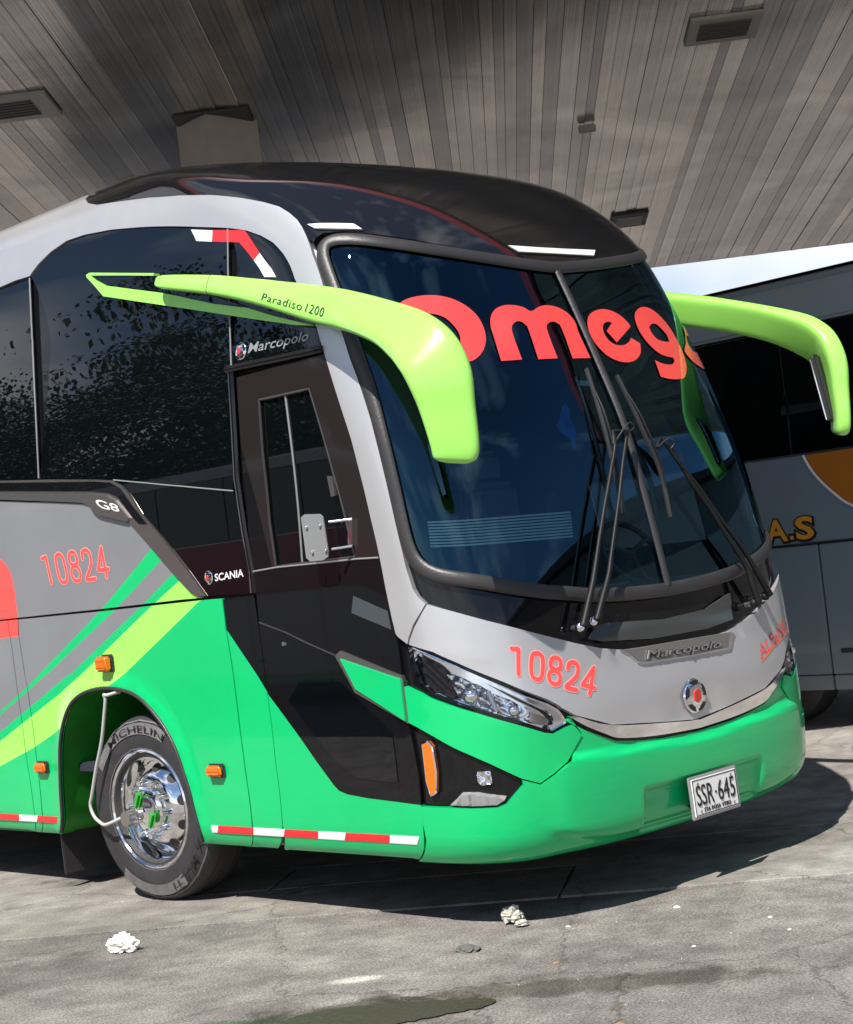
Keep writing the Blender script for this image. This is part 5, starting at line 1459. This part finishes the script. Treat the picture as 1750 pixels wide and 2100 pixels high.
    nt.links.new(fine.outputs['Fac'], ad.inputs[0])
    nt.links.new(vor.outputs['Distance'], ad.inputs[1])
    nt.links.new(ad.outputs['Value'], b.inputs['Height'])
    nt.links.new(b.outputs['Normal'], p.inputs['Normal'])
    return m


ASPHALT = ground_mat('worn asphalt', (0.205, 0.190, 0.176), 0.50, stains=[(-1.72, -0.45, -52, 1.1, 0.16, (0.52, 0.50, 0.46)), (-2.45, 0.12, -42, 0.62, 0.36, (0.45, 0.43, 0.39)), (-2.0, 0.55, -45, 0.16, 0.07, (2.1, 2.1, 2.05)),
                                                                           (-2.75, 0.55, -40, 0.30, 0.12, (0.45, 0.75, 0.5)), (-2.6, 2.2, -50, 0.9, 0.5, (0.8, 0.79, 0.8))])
CONCRETE = ground_mat('oil-marked concrete', (0.255, 0.236, 0.212), 0.26, stains=[(-0.6, 3.6, -55, 1.2, 0.25, (0.45, 0.43, 0.4)), (0.5, 1.2, -55, 1.0, 0.2, (0.7, 0.69, 0.68))])
CONCRETE2 = ground_mat('pale concrete', (0.285, 0.266, 0.242), 0.24)
gr = mesh_obj('ground', [(-300, -300, -0.012), (300, -300, -0.012), (300, 300, -0.012), (-300, 300, -0.012)], [(0, 1, 2, 3)], ASPHALT, kind='structure')
gr['label'] = 'worn grey asphalt and concrete yard under the coaches'
pd, qd = Vector((0.578, -0.816, 0)), Vector((0.816, 0.578, 0))      # along and across the slab strips
rotg = Matrix((pd, qd, Vector((0, 0, 1)))).transposed()
bands = [0.0, 0.77, 1.36, 4.4, 7.4, 10.4, 13.4]
for k in range(len(bands) - 1):
    q0, q1 = bands[k], bands[k + 1]
    step = 5.2 if k < 2 else 4.0
    p0 = -13.0 + (0.0 if k % 2 else 1.7)
    n = 0
    while p0 < 9.0:
        c_ = pd * (p0 + step / 2) + qd * ((q0 + q1) / 2)
        jig = random.uniform(-0.002, 0.002)
        box_obj('concrete_slab', (c_.x, c_.y, -0.010 + jig), (step - 0.014, q1 - q0 - 0.016, 0.02), CONCRETE if (n + k) % 2 else CONCRETE2, gr, bevel=0.004, rot=rotg, seg=1)
        p0 += step
        n += 1
# raised ground line is the slab top at z = 0: asphalt skirt meets it just below
pw = [(-2.70, 0.30), (-2.48, 0.33), (-2.32, 0.22), (-2.19, 0.06), (-2.08, -0.10), (-2.00, -0.26), (-2.10, -0.30), (-2.26, -0.22), (-2.50, -0.10), (-2.70, 0.02), (-2.84, 0.16)]
pw = smooth_path([(x_, y_, -0.0065) for x_, y_ in pw], 8, closed=True)
pw = [(p[0] + random.uniform(-.012, .012), p[1] + random.uniform(-.012, .012), p[2]) for p in pw]
WATER = mat('dirty water', (0.055, 0.047, 0.035), 0.25, 0, 0, 0.07, bump=0.8, bscale=30)
mesh_obj('puddle', pw, [tuple(range(len(pw)))], WATER, label='shallow dirty puddle on the asphalt at the bottom edge', kind='structure')


def crumple(name, loc, size, m, label, cat, flat=0.6, seed=1, sub=2):
    r_ = random.Random(seed)
    b_ = bmesh.new()
    bmesh.ops.create_icosphere(b_, subdivisions=sub, radius=1.0)
    ph = [(Vector((r_.gauss(0, 1), r_.gauss(0, 1), r_.gauss(0, 1))), r_.uniform(0, 6), k_) for k_ in (2.2, 3.6, 5.5, 8.0)]
    for v in b_.verts:
        f_ = 0.88 + sum(abs(math.sin(d_.dot(v.co) * k_ + q_)) * 0.42 / k_ ** 0.55 - 0.12 for d_, q_, k_ in ph) + r_.uniform(-0.05, 0.05)
        v.co = Vector((v.co.x * size * f_, v.co.y * size * f_ * 0.75, max(v.co.z, -0.35) * size * flat * f_))
    lo_ = min(v.co.z for v in b_.verts)
    b_.transform(Matrix.Translation((loc[0], loc[1], loc[2] - lo_ - 0.004)) @ Matrix.Rotation(r_.uniform(0, 6), 4, 'Z'))
    return bm_obj(name, b_, m, None, label=label, cat=cat)


PAPER = mat('crumpled white paper', (0.80, 0.77, 0.70), 0.8)
DULL = mat('grey rag', (0.42, 0.41, 0.35), 0.9)
DARKBIT = mat('dark leaf', (0.10, 0.10, 0.09), 0.8)
crumple('crumpled_paper', (-2.08, 2.19, -0.010), 0.085, PAPER, 'white crumpled paper on the ground below the front wheel', 'litter', 0.75, 3, 4)
crumple('crumpled_rag', (-0.985, 0.60, 0.0), 0.066, DULL, 'pale grey crumpled scrap at the edge of the coach shadow', 'litter', 0.8, 5, 4)
crumple('crumpled_rag', (-1.03, 0.50, 0.0), 0.036, DULL, 'small flat piece beside the pale grey scrap', 'litter', 0.5, 6, 3)
crumple('dry_leaf', (-1.46, 0.42, -0.010), 0.062, DARKBIT, 'dark curled leaf lying on the asphalt below the bumper', 'leaf', 0.35, 8, 3)
bits = [(-0.50, 0.02, 0.022), (-0.53, -0.52, 0.018), (-0.69, -0.73, 0.016), (-1.48, -0.12, 0.020), (-2.08, -0.97, 0.034), (-0.96, 0.28, 0.016), (-1.06, -0.51, 0.016)]
bits_l = ['thin pale straw on the asphalt right of the bumper shadow', 'small pale chip on the asphalt far to the right', 'tiny white chip near the right edge of the asphalt', 'white pebble on the asphalt below the dark leaf', 'brown dry leaf at the bottom edge of the picture', 'tiny chip just below the coach shadow', 'small white chip alone in the middle of the right-hand asphalt']
for (x_, y_, s_), lab in zip(bits, bits_l):
    leaf = 'leaf' in lab
    crumple('dry_leaf' if leaf else 'pale_chip', (x_, y_, -0.011), s_, mat('brown leaf', (0.32, 0.16, 0.07), 0.8) if leaf else PAPER, lab, 'leaf' if leaf else 'litter', 0.4, int(abs(x_) * 100), 1)
# loose grit: countless crumbs as one object
gv, gf = [], []
for k in range(900):
    x_, y_ = random.uniform(-3.4, 1.6), random.uniform(-2.2, 3.2)
    if x_ * 0.816 + y_ * 0.578 > -0.03:
        continue
    s_ = random.choice((0.0015, 0.002, 0.002, 0.003, 0.005))
    b0 = len(gv)
    for dx, dy, dz in ((1, 0, 0), (-.5, .9, 0), (-.6, -.8, 0), (0.1, 0, 1)):
        gv.append((x_ + dx * s_, y_ + dy * s_ * random.uniform(.6, 1.2), -0.012 + dz * s_))
    gf += [(b0, b0 + 1, b0 + 3), (b0 + 1, b0 + 2, b0 + 3), (b0 + 2, b0, b0 + 3)]
mesh_obj('grit', gv, gf, mat('pale grit', (0.34, 0.32, 0.29), 0.9, var=0.5, vscale=40), label='pale loose grit scattered over the asphalt', kind='stuff')

# ================================================================ canopy
QC = Vector((2.60, 6.60, 5.548))
dd = Vector((0.7163, 0.6936, -0.0762)).normalized()
ee = Vector((dd.y, -dd.x, 0)).normalized()
nn = ee.cross(dd).normalized()
rotc = Matrix((dd, ee, -nn)).transposed() if ee.cross(dd).dot(nn) < 0 else Matrix((dd, -ee, nn)).transposed()


def cp(d_, e_, n_=0.0):
    return QC + dd * d_ + ee * e_ + nn * n_


canopy = empty('station_canopy', (2.60, 6.60, 0), 'brushed metal canopy ceiling of long narrow panels over the coach bays', 'canopy')
D0, D1 = -4.9, 7.66
PANELS = []
for k, (c_, r_) in enumerate((((0.47, 0.435, 0.41), 0.20), ((0.55, 0.505, 0.465), 0.17), ((0.40, 0.38, 0.37), 0.25), ((0.62, 0.565, 0.51), 0.19))):
    m = mat('brushed ceiling metal', c_, r_, 0.85)
    nt = m.node_tree
    p = nt.nodes['Principled BSDF']
    tc, mp, n1, n2 = nt.nodes.new('ShaderNodeTexCoord'), nt.nodes.new('ShaderNodeMapping'), nt.nodes.new('ShaderNodeTexNoise'), nt.nodes.new('ShaderNodeTexNoise')
    gpos = nt.nodes.new('ShaderNodeNewGeometry')
    mp.inputs['Scale'].default_value = (0.12, 75, 1)
    n1.inputs['Scale'].default_value = 1.0
    n1.inputs['Detail'].default_value = 4
    nt.links.new(tc.outputs['Object'], mp.inputs['Vector'])
    nt.links.new(mp.outputs['Vector'], n1.inputs['Vector'])
    n2.inputs['Scale'].default_value = 0.9
    n2.inputs['Detail'].default_value = 7
    n2.inputs['Distortion'].default_value = 1.2
    nt.links.new(gpos.outputs['Position'], n2.inputs['Vector'])
    mr = nt.nodes.new('ShaderNodeMapRange')
    mr.inputs['From Min'].default_value, mr.inputs['From Max'].default_value = 0.32, 0.68
    mr.inputs['To Min'].default_value, mr.inputs['To Max'].default_value = 0.35, 1.35
    vm = nt.nodes.new('ShaderNodeVectorMath')
    vm.operation = 'SCALE'
    vm.inputs[0].default_value = c_
    adc = nt.nodes.new('ShaderNodeMath')                 # blotches plus lengthwise brushing
    adc.operation = 'MULTIPLY_ADD'
    adc.inputs[1].default_value = 0.55
    hf = nt.nodes.new('ShaderNodeMath')
    hf.operation = 'MULTIPLY'
    hf.inputs[1].default_value = 0.45
    nt.links.new(n2.outputs['Fac'], hf.inputs[0])
    nt.links.new(n1.outputs['Fac'], adc.inputs[0])
    nt.links.new(hf.outputs['Value'], adc.inputs[2])
    nt.links.new(adc.outputs['Value'], mr.inputs['Value'])
    nt.links.new(mr.outputs['Result'], vm.inputs['Scale'])
    nt.links.new(vm.outputs['Vector'], p.inputs['Base Color'])
    bp = nt.nodes.new('ShaderNodeBump')
    bp.inputs['Strength'].default_value = 0.10
    bp.inputs['Distance'].default_value = 0.01
    ad = nt.nodes.new('ShaderNodeMath')
    ad.operation = 'MULTIPLY_ADD'
    ad.inputs[1].default_value = 2.2
    nt.links.new(n2.outputs['Fac'], ad.inputs[0])
    nt.links.new(n1.outputs['Fac'], ad.inputs[2])
    nt.links.new(ad.outputs['Value'], bp.inputs['Height'])
    nt.links.new(bp.outputs['Normal'], p.inputs['Normal'])
    bm = bmesh.new()
    box(bm, (0, 0, 0), (D1 - D0, 0.276, 0.03), bevel=0.004, seg=1)
    me = bpy.data.meshes.new('ceiling_panel')
    bm.to_mesh(me)
    bm.free()
    me.materials.append(m)
    PANELS.append(me)
e_ = -3.4
while e_ < 13.0:
    o = bpy.data.objects.new('ceiling_panel', random.choice(PANELS))
    wd = random.choice((0.28, 0.36, 0.45, 0.55, 0.7))
    c_ = cp((D0 + D1) / 2, e_ + 0.143 * wd, 0.015 + random.uniform(-0.005, 0.005))
    o.matrix_world = Matrix.Translation(c_) @ (rotc @ Matrix.Rotation(R(random.gauss(0, 1.3)), 3, 'X')).to_4x4() @ Matrix.Diagonal((1, wd * 1.022, 1, 1))
    place(o, canopy)
    e_ += 0.286 * wd
ROOFMAT = mat('canopy deck', (0.16, 0.15, 0.14), 0.7)
c_ = cp((D0 + D1) / 2, 4.75, 0.22)
box_obj('canopy_deck', c_, (D1 - D0 + 0.1, 16.6, 0.30), ROOFMAT, canopy, rot=rotc)
FASCIA = mat('red canopy fascia', (0.42, 0.045, 0.05), 0.45)
box_obj('fascia', cp(D0 - 0.08, 4.75, 0.17), (0.05, 16.7, 0.46), FASCIA, canopy, rot=rotc)
box_obj('fascia', cp(D1 + 0.08, 4.75, 0.12), (0.05, 16.7, 0.20), mat('dark red edge trim', (0.10, 0.03, 0.045), 0.5), canopy, rot=rotc)
box_obj('fascia', cp((D0 + D1) / 2, -3.62, 0.17), (D1 - D0 + 0.1, 0.05, 0.46), FASCIA, canopy, rot=rotc)
VENT = mat('vent grille', (0.40, 0.385, 0.36), 0.5, 0.4)
VENTDARK = mat('vent dark', (0.08, 0.075, 0.07), 0.6)
COLM = mat('painted steel column', (0.46, 0.42, 0.37), 0.45, 0.2, var=0.12, vscale=3)
box_obj('column', (QC.x + 0.0, QC.y, QC.z / 2 - 0.02), (0.56, 0.42, QC.z + 0.06), COLM, canopy, bevel=0.012)
box_obj('column_collar', cp(0, 0, -0.010), (0.70, 0.64, 0.02), VENTDARK, canopy, rot=rotc)
for d0, d1, e0, e1, nsl in ((-1.02, -0.45, 3.92, 4.50, 7), (-1.32, -0.76, -2.1, -1.13, 6), (4.72, 5.28, 3.62, 4.03, 6)):
    fr = box_obj('ceiling_vent', cp((d0 + d1) / 2, (e0 + e1) / 2, -0.016), (d1 - d0, e1 - e0, 0.028), VENT if d0 < 3 else VENTDARK, canopy, bevel=0.006, rot=rotc)
    for k in range(nsl):
        t_ = (k + 0.5) / nsl
        box_obj('vent_slat', cp(d0 + (d1 - d0) * (0.18 + 0.64 * t_), (e0 + e1) / 2, -0.034), ((d1 - d0) * 0.64 / nsl * 0.45, (e1 - e0) * 0.7, 0.012), VENTDARK if d0 < 3 else VENT, fr, bevel=0.002, rot=rotc)
box_obj('ceiling_bracket', cp(1.32, 3.2, -0.05), (0.05, 0.16, 0.07), VENT, canopy, rot=rotc)


# ================================================================ neighbouring coaches
def plain_coach(root, x0, y0, y1, cols, flip=1):
    """Coach whose near flank lies on x0; flip=+1 body runs to +x, -1 to -x."""
    X = lambda d: x0 + flip * d
    low, mid_c, roof_c, lower_strip = cols
    prof = [(0.02, 0.30), (0.0, 0.42), (0.0, 1.44), (0.0, 2.13), (0.03, 3.12), (0.10, 3.42), (0.30, 3.56), (1.3, 3.62), (2.3, 3.56), (2.5, 3.42), (2.57, 3.12), (2.6, 2.13), (2.6, 0.42), (2.58, 0.30)]
    V, F = [], []
    ys = [y0, y0 + 0.25, y0 + 0.7, y1]
    ins = [0.35, 0.12, 0.0, 0.0]
    for y_, k_ in zip(ys, ins):
        for d, z_ in prof:
            V.append((X(1.3 + (d - 1.3) * (1 - k_ * 0.4) + 0), y_, z_ * (1 - k_ * 0.06) + k_ * 0.02))
    n_ = len(prof)
    for i in range(len(ys) - 1):
        for j in range(n_):
            F.append((i * n_ + j, i * n_ + (j + 1) % n_, (i + 1) * n_ + (j + 1) % n_, (i + 1) * n_ + j))
    F.append(tuple(range(n_)))
    F.append(tuple((len(ys) - 1) * n_ + j for j in range(n_)))
    bm_ = bmesh.new()
    vs = [bm_.verts.new(Vector(v) + Vector((flip * 0.02, 0, 0))) for v in V]
    for f in F:
        bm_.faces.new([vs[i] for i in f])
    bm_obj('body', bm_, BLACK, root, angle=30)
    seams = [y0 + 0.8, 2.61 if flip > 0 else y0 + 2.2]
    while seams[-1] < y1 - 1.6:
        seams.append(seams[-1] + 1.45)
    seams.append(y1)
    for a_, b_ in zip(seams, seams[1:]):
        box_obj('luggage_hatch', (X(0.012), (a_ + b_) / 2, 0.925), (0.03, b_ - a_ - 0.016, 1.01), low, root, bevel=0.006)
        box_obj('hatch_handle', (X(-0.006), b_ - 0.16, 0.60), (0.012, 0.12, 0.035), DARKTRIM, root, bevel=0.004)
        box_obj('skirt_strip', (X(0.016), (a_ + b_) / 2, 0.355), (0.03, b_ - a_ - 0.016, 0.115), lower_strip, root, bevel=0.006)
    box_obj('waist_panel', (X(0.012), (seams[0] + y1) / 2, 1.790), (0.03, y1 - seams[0], 0.68), mid_c, root, bevel=0.006)
    box_obj('roof_panel', (X(0.055), (seams[0] + y1) / 2, 3.285), (0.08, y1 - seams[0], 0.32), roof_c, root, bevel=0.02, rot=Matrix.Rotation(R(9 * flip), 3, 'Y'))
    box_obj('roof_panel', (X(0.42), (seams[0] + y1) / 2, 3.53), (0.66, y1 - seams[0], 0.06), roof_c, root, bevel=0.02, rot=Matrix.Rotation(R(-12 * flip), 3, 'Y'))
    box_obj('window_rail', (X(0.0), (seams[0] + y1) / 2, 2.138), (0.016, y1 - seams[0], 0.014), SATINCHROME, root, bevel=0.003)
    box_obj('waist_seal', (X(0.004), (seams[0] + y1) / 2, 1.442), (0.016, y1 - seams[0], 0.012), RUBBER, root, bevel=0.002)
    y_ = seams[0]
    while y_ < y1 - 0.5:
        b_ = min(y_ + 1.5, y1)
        box_obj('window_pane', (X(0.024), (y_ + b_) / 2, 2.625), (0.02, b_ - y_ - 0.02, 0.97), PANE, root, bevel=0.006)
        y_ += 1.5
    for yw in (3.22 if flip > 0 else y0 + 2.9, y1 - 3.4):
        b_ = bmesh.new()
        lathe(b_, [(0.27, 0.03), (0.30, 0.0), (0.46, 0.0), (0.505, 0.03), (0.515, 0.08), (0.515, 0.24), (0.27, 0.28)], 40)
        b_.transform(Matrix.Translation((X(0.06), yw, 0.515)) @ Matrix.Diagonal((flip, 1, 1, 1)))
        w_ = bm_obj('wheel', b_, TYRE, root, angle=35)
        b_ = bmesh.new()
        lathe(b_, [(0.30, 0.02), (0.28, 0.05), (0.16, 0.03), (0.10, -0.01), (0.01, -0.015)], 32)
        b_.transform(Matrix.Translation((X(0.06), yw, 0.515)) @ Matrix.Diagonal((flip, 1, 1, 1)))
        bm_obj('rim', b_, SATINCHROME, w_, angle=35)


BLUEGREY = mat('blue grey paint', (0.25, 0.30, 0.355), 0.35, 0.2, 0.4, var=0.05, vscale=1.5)
ROOFGREY = mat('roof grey paint', (0.30, 0.34, 0.345), 0.4, 0.1, 0.3)
STRIPGREY = mat('skirt grey', (0.25, 0.28, 0.30), 0.45, 0.2, 0.2)
nb = empty('neighbour_coach', (6.1, 7.0, 0), 'blue grey coach with orange sweep and orange lettering, in the shade behind', 'coach')
plain_coach(nb, 4.80, 0.45, 12.6, (BLUEGREY, BLUEGREY, ROOFGREY, STRIPGREY))


def side_sheet(name, yz, m, parent, x_, thick=0.006):
    """Flat vinyl on a flank that looks towards -x."""
    b_ = bmesh.new()
    f = b_.faces.new([b_.verts.new((x_, y_, z_)) for y_, z_ in yz])
    bmesh.ops.triangulate(b_, faces=[f])
    ex = bmesh.ops.extrude_face_region(b_, geom=list(b_.faces))
    for g in ex['geom']:
        if isinstance(g, bmesh.types.BMVert):
            g.co.x -= thick
    return bm_obj(name, b_, m, parent)


ORANGEBROWN = mat('orange brown vinyl', (0.50, 0.17, 0.018), 0.35, 0, 0.3)
curve_ = smooth_path([(2.645, 2.125, 0), (2.60, 2.03, 0), (2.53, 1.93, 0), (2.40, 1.80, 0), (2.26, 1.70, 0), (1.9, 1.56, 0), (1.4, 1.48, 0)], 4)
side_sheet('orange_sweep', [(p[0], p[1]) for p in curve_] + [(1.3, 1.48), (1.3, 2.125)], ORANGEBROWN, nb, 4.796)
cw = [(p[0], p[1]) for p in curve_]
tube_obj('sweep_edge', [(4.790, y_, z_) for y_, z_ in cw], 0.011, WHITE, nb, n=6)
AMBERVINYL = mat('amber vinyl', (0.80, 0.33, 0.03), 0.4)
for txt, ya, yb in (('A', 3.075, 2.87), ('S', 2.795, 2.625)):
    for bold, m, x_, nm in ((0.085, PLATEBLACK, 4.7955, 'letter_outline'), (0.03, AMBERVINYL, 4.792, 'letter')):
        V, F = font_mesh(txt, bold)
        gw = 0.02 if bold > 0.05 else 0.0
        mesh_obj(nm, [(x_, ya + gw + (yb - ya - 2 * gw) * a_, 1.487 - gw * 0.4 + (0.168 + gw * 0.2) * b_) for a_, b_ in V], F, m, nb)
box_obj('letter', (4.792, 2.835, 1.502), (0.004, 0.03, 0.03), AMBERVINYL, nb, bevel=0.0)
box_obj('letter_outline', (4.7945, 2.835, 1.502), (0.004, 0.065, 0.065), PLATEBLACK, nb, bevel=0.0)

# ---------------------------------------------------------------- the yard beside the coach, seen in its windows
oc = empty('waiting_coach', (-10.8, 13.0, 0), 'white coach with red waist band across the yard, mirrored in the side windows', 'coach')
plain_coach(oc, -9.5, 6.0, 18.5, (mat('white paint', (0.62, 0.63, 0.62), 0.35, 0, 0.3), mat('red paint', (0.50, 0.03, 0.05), 0.35, 0, 0.3), mat('white roof paint', (0.62, 0.63, 0.62), 0.35), GREEN), flip=-1)


def leafy_tree(x_, y_, h_, seed, label):
    r_ = random.Random(seed)
    root = empty('tree', (x_, y_, 0), label, 'tree', 'trees across the yard')
    pts = [(x_, y_, 0), (x_ + 0.1, y_, h_ * 0.25), (x_ - 0.05, y_ + 0.1, h_ * 0.55), (x_ + 0.1, y_, h_ * 0.8)]
    tube_obj('trunk', pts, [0.22, 0.18, 0.12, 0.05], mat('bark', (0.10, 0.075, 0.05), 0.9), root, n=8)
    V, F = [], []
    clumps = [(x_ + r_.gauss(0, h_ * .20), y_ + r_.gauss(0, h_ * .22), h_ * r_.uniform(.24, .92), h_ * r_.uniform(.10, .19)) for _ in range(44)]
    for cx, cy, cz, cr in clumps:
        for _ in range(640):
            d = Vector((r_.gauss(0, 1), r_.gauss(0, 1), r_.gauss(0, 1))).normalized() * cr * r_.uniform(.2, 1)
            a = Vector((r_.uniform(-1, 1), r_.uniform(-1, 1), r_.uniform(-1, 1))).normalized() * 0.068
            b = a.orthogonal().normalized() * 0.042
            p = Vector((cx, cy, cz)) + d
            s_ = len(V)
            V += [p - a, p + b, p + a, p - b]
            F.append((s_, s_ + 1, s_ + 2, s_ + 3))
    mesh_obj('crown', V, F, mat('foliage', (0.030, 0.058, 0.018), 0.7, var=0.3, vscale=3), root)


for k, (x_, y_, h_) in enumerate(((-15.0, 9.5, 7.4), (-15.5, 13.5, 8.0), (-15.0, 17.5, 8.4), (-16.0, 22.0, 9.8), (-15.5, 27.0, 9.6), (-16.5, 32.0, 10.5))):
    leafy_tree(x_, y_, h_, k + 1, ('first', 'second', 'third', 'fourth', 'fifth', 'last')[k] + ' dark tree of the row across the yard, counted from the camera side')

# terminal block in front of the coach, seen only in the windscreen and the bumper
tb = empty('terminal_building', (22.0, -22.0, 0), 'long concrete terminal block across the yard, mirrored in the windscreen', 'building')
WALL = mat('weathered concrete wall', (0.20, 0.19, 0.175), 0.85, var=0.2, vscale=0.6)
rb = Matrix.Rotation(R(48), 3, 'Z')
bc = Vector((22.0, -22.0, 0))


def bp_(a_, o_, z_):
    return bc + rb @ Vector((a_, o_, z_))


box_obj('wall', bp_(0, 4.0, 3.6), (54, 8, 7.2), WALL, tb, rot=rb, bevel=0.05)
box_obj('roof', bp_(0, 3.2, 7.35), (56, 10.5, 0.35), MATTBLACK, tb, rot=rb, bevel=0.04)
for fl in (1.6, 4.9):
    for k in range(14):
        box_obj('window', bp_(-24.7 + k * 3.8, -0.03, fl), (2.9, 0.08, 1.9), PANE, tb, rot=rb, bevel=0.02)
for k in range(9):
    box_obj('pillar', bp_(-26 + k * 6.5, -1.3, 3.4), (0.45, 0.45, 6.8), WALL, tb, rot=rb, bevel=0.03)
